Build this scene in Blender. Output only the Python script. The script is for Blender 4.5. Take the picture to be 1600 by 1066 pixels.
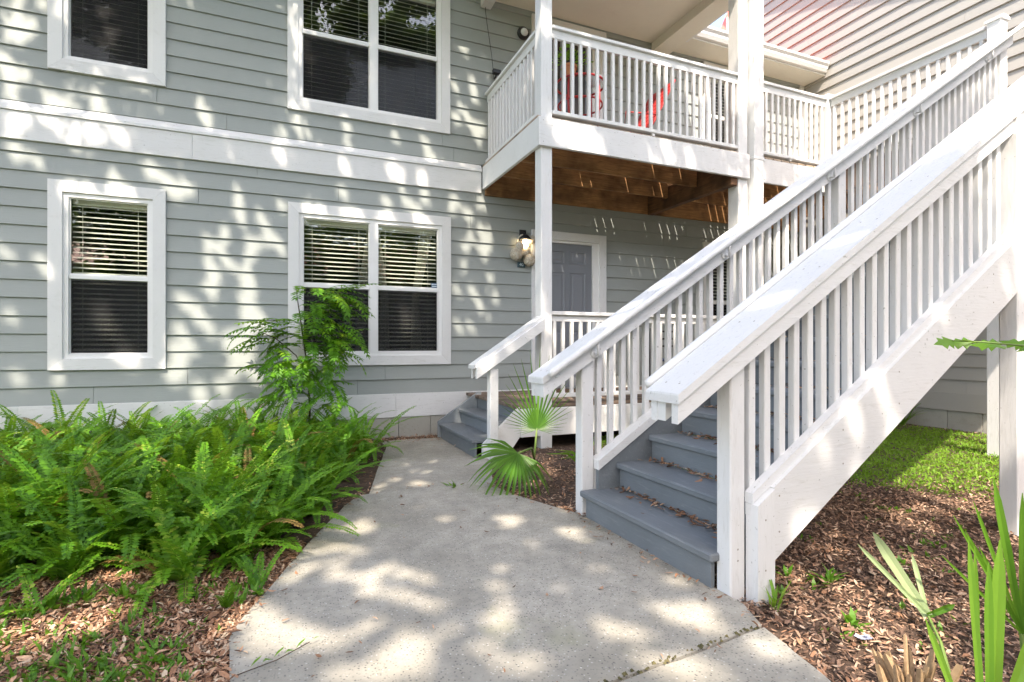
import bpy, math, random
from mathutils import Vector, Matrix, noise as mnoise
R = random.Random(7)
rad = math.radians
for o in list(bpy.data.objects): bpy.data.objects.remove(o)
S = bpy.context.scene
COL = S.collection

# ------------------------------------------------------------------ camera, sky, sun, exposure
cam = bpy.data.cameras.new('camera'); camo = bpy.data.objects.new('camera', cam); COL.objects.link(camo)
cam.sensor_width = 36; cam.lens = 36 * 838 / 1600; cam.shift_y = 0.005
cam.clip_start = 0.05; cam.clip_end = 600
camo.location = (0, 0, 1.1); camo.rotation_euler = (rad(90), 0, -math.atan(353 / 838)); S.camera = camo
SUN = Vector((0.27, 0.70, -1.0)).normalized()
W = bpy.data.worlds.new('World'); S.world = W; W.use_nodes = True
wn = W.node_tree.nodes; wl = W.node_tree.links
sky = wn.new('ShaderNodeTexSky'); sky.sky_type = 'NISHITA'; sky.sun_disc = False
sky.sun_elevation = math.asin(-SUN.z); sky.sun_rotation = math.atan2(-SUN.x, -SUN.y)
sky.air_density = 1.0; sky.dust_density = 2.0; sky.ozone_density = 1.0
wl.new(sky.outputs[0], wn['Background'].inputs[0]); wn['Background'].inputs[1].default_value = 0.15
sl = bpy.data.lights.new('sun', 'SUN'); sl.energy = 2.0; sl.angle = rad(0.53); sl.color = (1.0, 0.96, 0.90)
so = bpy.data.objects.new('sun', sl); COL.objects.link(so); so.location = (-3, -8, 12)
so.rotation_euler = SUN.to_track_quat('-Z', 'Y').to_euler()
S.view_settings.view_transform = 'Standard'; S.view_settings.look = 'None'
S.view_settings.gamma = 1.0; S.view_settings.use_curve_mapping = False
S.view_settings.exposure = 2.28
try:
    S.view_settings.use_white_balance = True; S.view_settings.white_balance_temperature = 7450; S.view_settings.white_balance_tint = 12
except Exception: pass
try:
    S.cycles.use_denoising = True; S.cycles.max_bounces = 10; S.cycles.transparent_max_bounces = 24
    S.cycles.diffuse_bounces = 8; S.cycles.sample_clamp_indirect = 6.0
except Exception: pass

# ------------------------------------------------------------------ materials
def nt(name):
    m = bpy.data.materials.new(name); m.use_nodes = True
    n = m.node_tree.nodes; l = m.node_tree.links
    return m, n, l, n['Principled BSDF']
def coords(n, l, scale=(1, 1, 1), rnd=True):
    tc = n.new('ShaderNodeTexCoord'); mp = n.new('ShaderNodeMapping')
    mp.inputs['Scale'].default_value = scale
    if rnd:
        oi = n.new('ShaderNodeObjectInfo'); mu = n.new('ShaderNodeMath'); mu.operation = 'MULTIPLY'; mu.inputs[1].default_value = 37.0
        ad = n.new('ShaderNodeVectorMath'); ad.operation = 'ADD'
        l.new(oi.outputs['Random'], mu.inputs[0]); l.new(tc.outputs['Object'], ad.inputs[0]); l.new(mu.outputs[0], ad.inputs[1])
        l.new(ad.outputs[0], mp.inputs[0])
    else: l.new(tc.outputs['Object'], mp.inputs[0])
    return mp.outputs[0]
def noise(n, l, vec, scale, detail=4, rough=.55, dist=0):
    t = n.new('ShaderNodeTexNoise'); t.inputs['Scale'].default_value = scale; t.inputs['Detail'].default_value = detail
    t.inputs['Roughness'].default_value = rough; t.inputs['Distortion'].default_value = dist
    l.new(vec, t.inputs['Vector']); return t.outputs['Fac']
def ramp(n, l, fac, stops, interp='LINEAR'):
    r = n.new('ShaderNodeValToRGB'); r.color_ramp.interpolation = interp
    e = r.color_ramp.elements
    while len(e) < len(stops): e.new(0.5)
    for i, (p, c) in enumerate(stops):
        e[i].position = p; e[i].color = (*c, 1) if len(c) == 3 else c
    l.new(fac, r.inputs[0]); return r.outputs[0]
def mixc(n, l, fac, a, b, mode='MIX'):
    x = n.new('ShaderNodeMix'); x.data_type = 'RGBA'; x.blend_type = mode
    for s, v in ((x.inputs[0], fac), (x.inputs[6], a), (x.inputs[7], b)):
        if hasattr(v, 'links'): l.new(v, s)
        elif isinstance(v, (int, float)): s.default_value = v
        else: s.default_value = (*v, 1)
    return x.outputs[2]
def bump(n, l, h, strength, dist, bsdf):
    b = n.new('ShaderNodeBump'); b.inputs['Strength'].default_value = strength; b.inputs['Distance'].default_value = dist
    l.new(h, b.inputs['Height']); l.new(b.outputs[0], bsdf.inputs['Normal'])
g3 = lambda v: (v, v, v)
def paint(name, col, rough=.45, grain=(1, 1, 1), gs=60, bs=.25, dirt=.3, dirtcol=(.33, .32, .26), var=.05, spec=.4):
    m, n, l, b = nt(name)
    v = coords(n, l); vg = coords(n, l, grain)
    low = noise(n, l, v, 2.3, 5, .6); gr = noise(n, l, vg, gs, 5, .6)
    c = mixc(n, l, low, tuple(x * (1 - var * 2) for x in col), tuple(min(1, x * (1 + var)) for x in col))
    oi = n.new('ShaderNodeObjectInfo')
    hs = n.new('ShaderNodeHueSaturation'); mr = n.new('ShaderNodeMapRange')
    mr.inputs[3].default_value = 1 - var; mr.inputs[4].default_value = 1 + var * .4
    l.new(oi.outputs['Random'], mr.inputs[0]); l.new(mr.outputs[0], hs.inputs['Value']); l.new(c, hs.inputs['Color'])
    dn = noise(n, l, vg, 7, 8, .72, .6)
    df = ramp(n, l, dn, [(.54, (0, 0, 0)), (.78, g3(dirt))])
    c2 = mixc(n, l, df, hs.outputs[0], dirtcol)
    sp = noise(n, l, v, 55, 2, .5); sf = ramp(n, l, sp, [(.70, (0, 0, 0)), (.76, g3(dirt * 1.3))])
    c3 = mixc(n, l, sf, c2, tuple(x * .55 for x in dirtcol))
    l.new(c3, b.inputs['Base Color'])
    rr = n.new('ShaderNodeMapRange'); rr.inputs[3].default_value = rough - .08; rr.inputs[4].default_value = rough + .15
    l.new(gr, rr.inputs[0]); l.new(rr.outputs[0], b.inputs['Roughness']); b.inputs['Specular IOR Level'].default_value = spec
    bump(n, l, gr, bs, .004, b); return m
def wood(name, c1, c2, axis=0, rough=.7):
    m, n, l, b = nt(name); sc = [14, 14, 14]; sc[axis] = 1.1
    v = coords(n, l, sc); f = noise(n, l, v, 3.0, 7, .65, 1.2)
    sc2 = [1.6, 1.6, 1.6]; v2 = coords(n, l, sc2); f2 = noise(n, l, v2, 2.2, 3, .5)
    c = ramp(n, l, f, [(.3, c1), (.52, tuple((x + y) / 2 for x, y in zip(c1, c2))), (.72, c2)])
    c = mixc(n, l, ramp(n, l, f2, [(.36, (1, 1, 1)), (.64, (.28, .26, .25))]), (0, 0, 0), c, 'MULTIPLY') if False else mixc(n, l, ramp(n, l, f2, [(.42, g3(0)), (.68, g3(.75))]), c, tuple(x * .3 for x in c1))
    l.new(c, b.inputs['Base Color']); b.inputs['Roughness'].default_value = rough
    bump(n, l, f, .5, .004, b); return m
def leafmat(name, c1, c2, c3=None, trans=.35, rough=.42, rnd='island'):
    m, n, l, b = nt(name); out = n['Material Output']
    ge = n.new('ShaderNodeNewGeometry'); oi = n.new('ShaderNodeObjectInfo')
    a = n.new('ShaderNodeMath'); a.operation = 'MULTIPLY_ADD'; a.inputs[1].default_value = .55
    b2 = n.new('ShaderNodeMath'); b2.operation = 'MULTIPLY'; b2.inputs[1].default_value = .45
    l.new(oi.outputs['Random'], b2.inputs[0]); l.new(ge.outputs['Random Per Island'], a.inputs[0]); l.new(b2.outputs[0], a.inputs[2])
    stops = [(.1, c1), (.75, c2)] + ([(.97, c3)] if c3 else [])
    c = ramp(n, l, a.outputs[0], stops); l.new(c, b.inputs['Base Color'])
    b.inputs['Roughness'].default_value = rough; b.inputs['Specular IOR Level'].default_value = .35
    t = n.new('ShaderNodeBsdfTranslucent'); mx = n.new('ShaderNodeMixShader'); mx.inputs[0].default_value = trans
    tcx = mixc(n, l, .4, c, (.5, .75, .05), 'MIX') if trans else c
    l.new(tcx, t.inputs[0]); l.new(b.outputs[0], mx.inputs[1]); l.new(t.outputs[0], mx.inputs[2]); l.new(mx.outputs[0], out.inputs[0]); return m
def litter(name, stops, rough=.8):
    m, n, l, b = nt(name); ge = n.new('ShaderNodeNewGeometry')
    v = coords(n, l, (1, 1, 1), False)
    c = ramp(n, l, ge.outputs['Random Per Island'], stops)
    gr = noise(n, l, v, 60, 3); c = mixc(n, l, ramp(n, l, gr, [(.3, g3(.0)), (.8, g3(.5))]), c, (.10, .055, .03))
    l.new(c, b.inputs['Base Color']); b.inputs['Roughness'].default_value = rough; return m
def plain(name, col, rough=.5, metal=0, emit=None, es=1):
    m, n, l, b = nt(name); v = coords(n, l); f = noise(n, l, v, 18, 4)
    c = mixc(n, l, f, tuple(x * .8 for x in col), tuple(min(1, x * 1.12) for x in col)); l.new(c, b.inputs['Base Color'])
    b.inputs['Roughness'].default_value = rough; b.inputs['Metallic'].default_value = metal
    if emit: b.inputs['Emission Color'].default_value = (*emit, 1); b.inputs['Emission Strength'].default_value = es
    return m
M = {}
SAGE = (.345, .372, .358)
M['siding'] = paint('siding_paint', SAGE, .5, (1, 9, 9), 9, .3, .16, (.30, .30, .25), .035, .3)
M['siding_y'] = paint('siding_paint_sunlit', (.40, .387, .36), .5, (9, 1, 9), 9, .3, .14, (.36, .35, .3), .03, .3)  # same sage siding, its sunlit brightness and warmth put into the colour
M['white'] = paint('white_paint', (.76, .76, .75), .42, (1, 1, 1), 30, .12, .20)
M['white_x'] = paint('white_paint_board', (.75, .75, .745), .45, (1, 7, 7), 12, .4, .42)
M['white_z'] = paint('white_paint_post', (.75, .75, .745), .45, (7, 7, 1), 12, .4, .40)
M['frame'] = paint('window_vinyl', (.82, .82, .81), .35, (1, 1, 1), 30, .04, .1)
M['grey'] = paint('grey_deck_paint', (.20, .225, .245), .55, (8, 1, 8), 12, .5, .6, (.33, .34, .34), .16)
M['door'] = paint('slate_door_paint', (.21, .225, .25), .4, (8, 8, 1), 10, .06, .1)
M['ceiling'] = paint('porch_ceiling_paint', (.78, .75, .66), .6, (1, 1, 1), 20, .1, .12)
M['joist'] = wood('treated_joist_wood', (.27, .125, .05), (.62, .34, .15), 0)
M['joist_y'] = wood('treated_beam_wood', (.11, .055, .03), (.30, .15, .07), 1)
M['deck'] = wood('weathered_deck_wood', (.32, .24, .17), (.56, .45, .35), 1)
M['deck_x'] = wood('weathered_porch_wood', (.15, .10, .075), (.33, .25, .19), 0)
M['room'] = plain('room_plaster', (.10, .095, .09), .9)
M['curtain'] = plain('curtain_cloth', (.55, .52, .46), .9)
M['slat'] = plain('blind_slat_vinyl', (.84, .80, .70), .5)
M['black'] = plain('black_metal', (.015, .015, .016), .4)
M['bulb'] = plain('lit_bulb', (1, .9, .7), .3, 0, (1, .80, .52), 5)
M['raffia'] = litter('raffia_fibre', [(0, (.66, .56, .42)), (.5, (.82, .74, .60)), (1, (.86, .82, .72))])
M['red'] = paint('red_enamel', (.50, .045, .045), .35, (1, 1, 1), 30, .05, .1, (.2, .02, .02))
M['terracotta'] = plain('terracotta_clay', (.50, .19, .08), .8)
M['china'] = plain('white_china', (.75, .78, .80), .25)
M['plaque'] = plain('teal_plaque', (.03, .075, .095), .4)
M['pale'] = plain('pale_print', (.62, .72, .78), .5)
M['stickerblue'] = plain('sticker_blue', (.03, .10, .19), .4)
M['screen'] = None
M['pipe'] = plain('white_pipe', (.78, .78, .77), .35)
M['redroof'] = paint('red_metal_roof', (.72, .17, .12), .45, (1, 1, 1), 10, .05, .12, (.3, .08, .06))
M['stone'] = paint('foundation_concrete', (.42, .41, .36), .85, (1, 1, 1), 18, .5, .5, (.18, .19, .13), .1)
M['bark'] = wood('oak_bark', (.045, .036, .028), (.16, .13, .10), 2, .95)
M['fern'] = leafmat('fern_leaf', (.031, .122, .010), (.13, .33, .018), (.42, .50, .08), .34)
M['pinnate'] = leafmat('pinnate_leaf', (.04, .15, .012), (.115, .31, .02), (.30, .45, .04), .38)
M['palm'] = leafmat('palmetto_leaf', (.04, .14, .016), (.12, .29, .03), None, .42, .35)
M['strap'] = leafmat('strap_leaf', (.08, .21, .022), (.175, .34, .045), None, .4, .35)
M['paleleaf'] = leafmat('pale_cut_leaf', (.22, .32, .14), (.34, .42, .22), None, .3)
M['stem'] = plain('green_stem', (.14, .22, .05), .6)
M['twig'] = plain('brown_twig', (.07, .045, .03), .8)
M['oakleaf'] = leafmat('oak_leaf', (.02, .055, .012), (.055, .12, .02), (.12, .17, .03), .3)
M['grass'] = leafmat('lawn_blade', (.10, .24, .02), (.22, .38, .04), (.34, .44, .09), .35, .6)
M['weed'] = leafmat('weed_leaf', (.05, .17, .015), (.13, .29, .03), (.25, .38, .05), .38)
M['mulch'] = litter('mulch_chip', [(0, (.055, .036, .028)), (.3, (.16, .095, .066)), (.6, (.33, .19, .125)), (.85, (.50, .32, .22)), (1, (.62, .47, .35))])
M['dryleaf'] = litter('dry_leaf', [(0, (.07, .038, .024)), (.3, (.25, .12, .065)), (.6, (.46, .24, .135)), (.85, (.60, .39, .26)), (1, (.68, .55, .40))])
M['drypalm'] = litter('dry_palm_fibre', [(0, (.16, .09, .05)), (.5, (.40, .26, .14)), (1, (.62, .46, .30))])
M['opwall'] = paint('far_wall_paint', (.62, .50, .44), .7, (1, 1, 1), 20, .1, .1)
M['shingle'] = plain('dark_roof_shingle', (.10, .095, .09), .9)
def glassmat():
    m, n, l, b = nt('window_glass'); out = n['Material Output']; n.remove(b)
    tr = n.new('ShaderNodeBsdfTransparent'); tr.inputs[0].default_value = (.88, .91, .90, 1)
    gl = n.new('ShaderNodeBsdfGlossy'); gl.inputs['Roughness'].default_value = .012; gl.inputs[0].default_value = (1, 1, 1, 1)
    v = coords(n, l); f = noise(n, l, v, 2.2, 2); bp = n.new('ShaderNodeBump'); bp.inputs['Strength'].default_value = .05; bp.inputs['Distance'].default_value = .03
    l.new(f, bp.inputs['Height']); l.new(bp.outputs[0], gl.inputs['Normal'])
    ge = n.new('ShaderNodeNewGeometry'); dt = n.new('ShaderNodeVectorMath'); dt.operation = 'DOT_PRODUCT'; l.new(ge.outputs['Normal'], dt.inputs[0]); l.new(ge.outputs['Incoming'], dt.inputs[1])
    ab = n.new('ShaderNodeMath'); ab.operation = 'ABSOLUTE'; l.new(dt.outputs['Value'], ab.inputs[0])
    om = n.new('ShaderNodeMath'); om.operation = 'SUBTRACT'; om.inputs[0].default_value = 1.0; l.new(ab.outputs[0], om.inputs[1])
    pw_ = n.new('ShaderNodeMath'); pw_.operation = 'POWER'; l.new(om.outputs[0], pw_.inputs[0]); pw_.inputs[1].default_value = 4.0
    fr = n.new('ShaderNodeMath'); fr.operation = 'MULTIPLY_ADD'; l.new(pw_.outputs[0], fr.inputs[0]); fr.inputs[1].default_value = .93; fr.inputs[2].default_value = .055
    mx = n.new('ShaderNodeMixShader'); l.new(fr.outputs[0], mx.inputs[0]); l.new(tr.outputs[0], mx.inputs[1]); l.new(gl.outputs[0], mx.inputs[2])
    l.new(mx.outputs[0], out.inputs[0]); return m
M['glass'] = glassmat()
def screenmat():
    m, n, l, b = nt('insect_mesh'); out = n['Material Output']
    b.inputs['Base Color'].default_value = (.006, .006, .007, 1); b.inputs['Roughness'].default_value = .8
    v = coords(n, l); f = noise(n, l, v, 4, 3); mr = n.new('ShaderNodeMapRange'); mr.inputs[3].default_value = .38; mr.inputs[4].default_value = .50
    l.new(f, mr.inputs[0]); tr = n.new('ShaderNodeBsdfTransparent'); mx = n.new('ShaderNodeMixShader'); l.new(mr.outputs[0], mx.inputs[0])
    l.new(tr.outputs[0], mx.inputs[1]); l.new(b.outputs[0], mx.inputs[2]); l.new(mx.outputs[0], out.inputs[0]); return m
M['screen'] = screenmat()
def concretemat():
    m, n, l, b = nt('path_concrete'); v = coords(n, l, (1, 1, 1), False)
    big = noise(n, l, v, 1.1, 6, .62); mid = noise(n, l, v, 9, 6, .7); fine = noise(n, l, v, 130, 3, .6)
    c = ramp(n, l, big, [(.3, (.28, .258, .21)), (.5, (.385, .36, .305)), (.72, (.48, .452, .392))])
    c = mixc(n, l, ramp(n, l, mid, [(.32, g3(.6)), (.62, g3(0))]), c, (.22, .21, .18))
    vo = n.new('ShaderNodeTexVoronoi'); vo.inputs['Scale'].default_value = 95; vo.inputs['Randomness'].default_value = 1.0; l.new(v, vo.inputs['Vector'])
    sp = n.new('ShaderNodeSeparateColor'); l.new(vo.outputs['Color'], sp.inputs[0])
    nz = n.new('ShaderNodeMath'); nz.operation = 'MULTIPLY_ADD'; nz.inputs[1].default_value = .9; l.new(fine, nz.inputs[0]); l.new(vo.outputs['Distance'], nz.inputs[2])
    near = ramp(n, l, nz.outputs[0], [(.58, g3(1)), (.88, g3(0))])
    dk = n.new('ShaderNodeMath'); dk.operation = 'MULTIPLY'; l.new(near, dk.inputs[0]); l.new(ramp(n, l, sp.outputs[0], [(.38, g3(0)), (.72, g3(.95))]), dk.inputs[1])
    c = mixc(n, l, dk.outputs[0], c, (.10, .095, .09))
    lt = n.new('ShaderNodeMath'); lt.operation = 'MULTIPLY'; l.new(near, lt.inputs[0]); l.new(ramp(n, l, sp.outputs[1], [(.84, g3(0)), (.92, g3(.7))]), lt.inputs[1])
    c = mixc(n, l, lt.outputs[0], c, (.68, .66, .61))
    ms = noise(n, l, v, 1.7, 7, .65, .3); c = mixc(n, l, ramp(n, l, ms, [(.58, g3(0)), (.78, g3(.55))]), c, (.25, .27, .13))
    l.new(c, b.inputs['Base Color']); b.inputs['Roughness'].default_value = .86
    ad = n.new('ShaderNodeMath'); ad.operation = 'ADD'; l.new(mid, ad.inputs[0]); l.new(fine, ad.inputs[1]); bump(n, l, ad.outputs[0], .45, .006, b); return m
M['concrete'] = concretemat()
def soilmat():
    m, n, l, b = nt('ground_soil'); v = coords(n, l, (1, 1, 1), False)
    f = noise(n, l, v, 14, 7, .7); c = ramp(n, l, f, [(.3, (.035, .022, .015)), (.55, (.10, .06, .04)), (.75, (.19, .12, .08))])
    sep = n.new('ShaderNodeSeparateXYZ'); l.new(v, sep.inputs[0])
    far = n.new('ShaderNodeMapRange'); far.inputs[1].default_value = -3.0; far.inputs[2].default_value = -5.5; l.new(sep.outputs[1], far.inputs[0])
    gf = noise(n, l, v, 5, 5); gc = ramp(n, l, gf, [(.3, (.05, .10, .02)), (.7, (.11, .18, .04))])
    c = mixc(n, l, far.outputs[0], c, gc)
    l.new(c, b.inputs['Base Color']); b.inputs['Roughness'].default_value = .95; bump(n, l, f, .8, .03, b); return m
M['soil'] = soilmat()

# ------------------------------------------------------------------ mesh builder
class MB:
    def __init__(s): s.v = []; s.f = []
    def add(s, vs, fs):
        k = len(s.v); s.v += [tuple(p) for p in vs]; s.f += [tuple(i + k for i in f) for f in fs]; return s
    def box(s, x0, x1, y0, y1, z0, z1):
        return s.add([(x0, y0, z0), (x1, y0, z0), (x1, y1, z0), (x0, y1, z0), (x0, y0, z1), (x1, y0, z1), (x1, y1, z1), (x0, y1, z1)],
                     [(3, 2, 1, 0), (4, 5, 6, 7), (0, 1, 5, 4), (1, 2, 6, 5), (2, 3, 7, 6), (3, 0, 4, 7)])
    def cbox(s, x0, x1, y0, y1, z0, z1, c=.004):
        # box with every edge chamfered
        c = min(c, (x1 - x0) * .3, (y1 - y0) * .3, (z1 - z0) * .3); vs = []; idx = {}
        for ix, x in enumerate((x0, x1)):
            for iy, y in enumerate((y0, y1)):
                for iz, z in enumerate((z0, z1)):
                    sx, sy, sz = (1, -1)[ix], (1, -1)[iy], (1, -1)[iz]
                    for a, p in enumerate(((x, y + sy * c, z + sz * c), (x + sx * c, y, z + sz * c), (x + sx * c, y + sy * c, z))):
                        idx[ix, iy, iz, a] = len(vs); vs.append(p)
        fs = []
        for a in range(3):
            b, d = (a + 1) % 3, (a + 2) % 3
            for e in (0, 1):
                def k(u, w):
                    t = [0, 0, 0]; t[a] = e; t[b] = u; t[d] = w; return idx[t[0], t[1], t[2], a]
                q = (k(0, 0), k(1, 0), k(1, 1), k(0, 1)); fs.append(q if e else q[::-1])
            for u in (0, 1):
                for w in (0, 1):   # edge along axis a
                    def k2(e, ax):
                        t = [0, 0, 0]; t[a] = e; t[b] = u; t[d] = w; return idx[t[0], t[1], t[2], ax]
                    q = (k2(0, b), k2(1, b), k2(1, d), k2(0, d)); fs.append(q if (u ^ w) else q[::-1])
        for t in [(x, y, z) for x in (0, 1) for y in (0, 1) for z in (0, 1)]:
            q = tuple(idx[t[0], t[1], t[2], a] for a in range(3)); fs.append(q if (t[0] + t[1] + t[2]) % 2 else q[::-1])
        return s.add(vs, fs)
    def prism(s, poly, a0, a1, axis='y'):
        n = len(poly)
        def P(p, a): return {'y': (p[0], a, p[1]), 'x': (a, p[0], p[1]), 'z': (p[0], p[1], a)}[axis]
        vs = [P(p, a0) for p in poly] + [P(p, a1) for p in poly]
        fs = [tuple(range(n)), tuple(range(2 * n - 1, n - 1, -1))] + [(i, i + n, (i + 1) % n + n, (i + 1) % n) for i in range(n)]
        return s.add(vs, fs)
    def tube(s, pts, r, n=8, cap=True):
        pts = [Vector(p) for p in pts]; rs = r if isinstance(r, (list, tuple)) else [r] * len(pts); vs = []; fs = []
        up = Vector((0, 0, 1))
        for i, p in enumerate(pts):
            d = (pts[min(i + 1, len(pts) - 1)] - pts[max(i - 1, 0)]).normalized()
            a = d.cross(up if abs(d.z) < .95 else Vector((1, 0, 0))).normalized(); b = d.cross(a)
            vs += [p + (a * math.cos(t) + b * math.sin(t)) * rs[i] for t in [2 * math.pi * k / n for k in range(n)]]
        for i in range(len(pts) - 1):
            for k in range(n): fs.append((i * n + k, i * n + (k + 1) % n, (i + 1) * n + (k + 1) % n, (i + 1) * n + k))
        if cap: fs += [tuple(range(n))[::-1], tuple(range((len(pts) - 1) * n, len(pts) * n))]
        return s.add(vs, fs)
    def lathe(s, prof, c=(0, 0, 0), n=20):
        vs = []; fs = []
        for r, z in prof: vs += [(c[0] + r * math.cos(2 * math.pi * k / n), c[1] + r * math.sin(2 * math.pi * k / n), c[2] + z) for k in range(n)]
        for i in range(len(prof) - 1):
            for k in range(n): fs.append((i * n + k, i * n + (k + 1) % n, (i + 1) * n + (k + 1) % n, (i + 1) * n + k))
        fs += [tuple(range(n))[::-1], tuple(range((len(prof) - 1) * n, len(prof) * n))]
        return s.add(vs, fs)
    def mesh(s, name, mat, smooth=False, fix=True):
        me = bpy.data.meshes.new(name); me.from_pydata(s.v, [], s.f)
        if fix:
            import bmesh
            bm = bmesh.new(); bm.from_mesh(me); bmesh.ops.recalc_face_normals(bm, faces=bm.faces); bm.to_mesh(me); bm.free()
        me.materials.append(mat)
        if smooth: me.polygons.foreach_set('use_smooth', [True] * len(me.polygons))
        me.update(); return me
def tag(o, label=None, cat=None, group=None, kind=None):
    if label: o['label'] = label
    if cat: o['category'] = cat
    if group: o['group'] = group
    if kind: o['kind'] = kind
    return o
def empty(name, loc, label, cat, group=None):
    o = bpy.data.objects.new(name, None); o.empty_display_size = .1; COL.objects.link(o); o.location = loc
    o['_o'] = [0.0, 0.0, 0.0]; del o['_o']; return tag(o, label, cat, group)
ORG = {}
def link(name, me, parent=None, loc=(0, 0, 0)):
    """loc is a world position; children are stored relative to the parent's world origin"""
    o = bpy.data.objects.new(name, me); COL.objects.link(o)
    w = Vector(loc); ORG[o.name] = w
    if parent is not None:
        o.parent = parent; o.location = w - ORG.get(parent.name, Vector(parent.location))
    else: o.location = w
    return o
def part(name, mb, mat, parent=None, smooth=False, loc=None):
    """mesh given in world coordinates; its origin is moved to its own centre"""
    c = Vector(loc) if loc is not None else sum((Vector(p) for p in mb.v), Vector()) / len(mb.v)
    mb.v = [tuple(Vector(p) - c) for p in mb.v]
    return link(name, mb.mesh(name, mat, smooth), parent, c)
def thing(name, loc, label, cat, group=None):
    o = empty(name, loc, label, cat, group); ORG[o.name] = Vector(loc); return o
def single(name, mb, mat, label, cat, group=None, kind=None, smooth=False, loc=None):
    return tag(part(name, mb, mat, None, smooth, loc), label, cat, group, kind)

# ------------------------------------------------------------------ ground, path
def sm(a, b, x):
    t = max(0, min(1, (x - a) / (b - a))); return t * t * (3 - 2 * t)
def hgt(x, y):
    h = -.035 + .018 * mnoise.noise(Vector((x * 2.1, y * 2.1, 3)))
    h += .07 * sm(1.82, 2.3, x) * sm(3.5, 4.6, y) * (1 - sm(5.5, 7, x))       # mulch bed banked up to the porch
    h += .02 * sm(1.9, 2.6, x) * (1 - sm(3.0, 3.6, y))
    h += .03 * (1 - sm(-.9, -.3, x)) * sm(.5, 2, y)
    return h
def axis(lo, hi, d, far): 
    a = [lo + d * i for i in range(int((hi - lo) / d) + 1)]
    return [-far, -60, -30, -18, -12] + [v for v in (-9.5, -8) if v < lo] + a + [v for v in (11, 14, 20, 40) if v > hi] + [far]
gx = axis(-7, 10, .14, 200); gy = axis(-5, 8, .14, 200)
gv = [(x, y, hgt(x, y) if -7 <= x <= 10 and -5 <= y <= 8 else -.05) for y in gy for x in gx]
nx = len(gx); gf = [(j * nx + i, j * nx + i + 1, (j + 1) * nx + i + 1, (j + 1) * nx + i) for j in range(len(gy) - 1) for i in range(nx - 1)]
single('ground', MB().add(gv, gf), M['soil'], 'bare brown soil and mulch ground under the whole courtyard', 'ground', None, 'structure', True, (0, 0, 0))
pathe = thing('path', (0.8, 2.5, 0), 'pale worn concrete path leading to the stairs and the door', 'path'); pathe['kind'] = 'structure'
def rough_poly(poly, step=.09, amp=.008, keep=()):
    out = []
    for i, p in enumerate(poly):
        q = poly[(i + 1) % len(poly)]; d = math.dist(p, q); k = max(1, int(d / step))
        for j in range(k):
            t = j / k; x = p[0] + (q[0] - p[0]) * t; y = p[1] + (q[1] - p[1]) * t
            if d > 2.0 and i in keep: out.append((x, y)); continue
            out.append((x + amp * mnoise.noise(Vector((x * 9, y * 9, 1))), y + amp * mnoise.noise(Vector((x * 9, y * 9, 7)))))
    return out
PA = [(-.17, 1.98), (-.19, 2.33), (-.06, 2.7), (.11, 3.19), (.41, 3.93), (.56, 4.09), (.93, 4.12), (1.54, 4.04), (1.525, 3.86), (1.60, 3.55), (1.73, 3.18), (1.80, 3.05), (1.80, 1.72), (1.725, 1.565), (.99, 1.495), (-.16, 1.385)]
PC = [(-.16, 1.368), (.99, 1.476), (1.718, 1.548), (1.66, 1.28), (1.60, 1.0), (1.5, .0), (1.35, -2.5), (-.3, -2.5), (-.2, 0)]
PB = [(.555, 4.105), (.93, 4.136), (1.165, 4.056), (1.21, 4.39), (1.45, 4.9), (1.59, 5.3), (1.76, 5.6), (1.76, 6.36), (1.1, 6.38), (1.0, 5.9), (.77, 4.97)]
def spline(p, n=6):
    out = []
    for i in range(len(p) - 1):
        a, b, c, d = p[max(i - 1, 0)], p[i], p[i + 1], p[min(i + 2, len(p) - 1)]
        for j in range(n):
            t = j / n; out.append(tuple(.5 * (2 * b[k] + (c[k] - a[k]) * t + (2 * a[k] - 5 * b[k] + 4 * c[k] - d[k]) * t * t + (3 * b[k] - a[k] - 3 * c[k] + d[k]) * t ** 3) for k in (0, 1)))
    return out + [p[-1]]
PA = spline(PA[0:5] + [(.545, 4.09)]) + [(.93, 4.12)] + spline(PA[7:12]) + PA[12:]
PC = PC[:2] + spline(PC[2:7]) + PC[7:]
PB = [(.56, 4.105), (.93, 4.136)] + spline([(1.545, 4.058), (1.66, 4.4), (1.80, 4.8), (1.86, 5.04)]) + [(1.80, 5.08)] + spline([(1.80, 6.34), (1.1, 6.38), (1.0, 5.9), (.77, 4.97), (.57, 4.12)])
for poly, z in ((PA, .0), (PC, .003), (PB, -.014)):
    part('slab', MB().prism(rough_poly(poly), -.11, z, 'z'), M['concrete'], pathe, loc=(0, 0, 0) if True else None)
mo = MB()
for i in range(170):
    t = R.random(); x = -.1 + 1.82 * t; y = 1.383 + (x + .16) * .0965 + R.uniform(-.012, .012); r = R.uniform(.004, .011)
    a = R.random() * 6
    mo.add([(x + r * math.cos(a), y + r * math.sin(a), .001), (x + r * math.cos(a + 2), y + r * math.sin(a + 2), .001), (x + r * math.cos(a + 4), y + r * math.sin(a + 4), .002), (x, y, .004 + r * .7)], [(0, 1, 3), (1, 2, 3), (2, 0, 3)])
single('moss', mo, leafmat('joint_moss', (.05, .05, .025), (.15, .13, .06), (.20, .10, .05), 0, .9), 'thin line of moss and grit in the joint across the path', 'moss', None, 'stuff')

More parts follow.
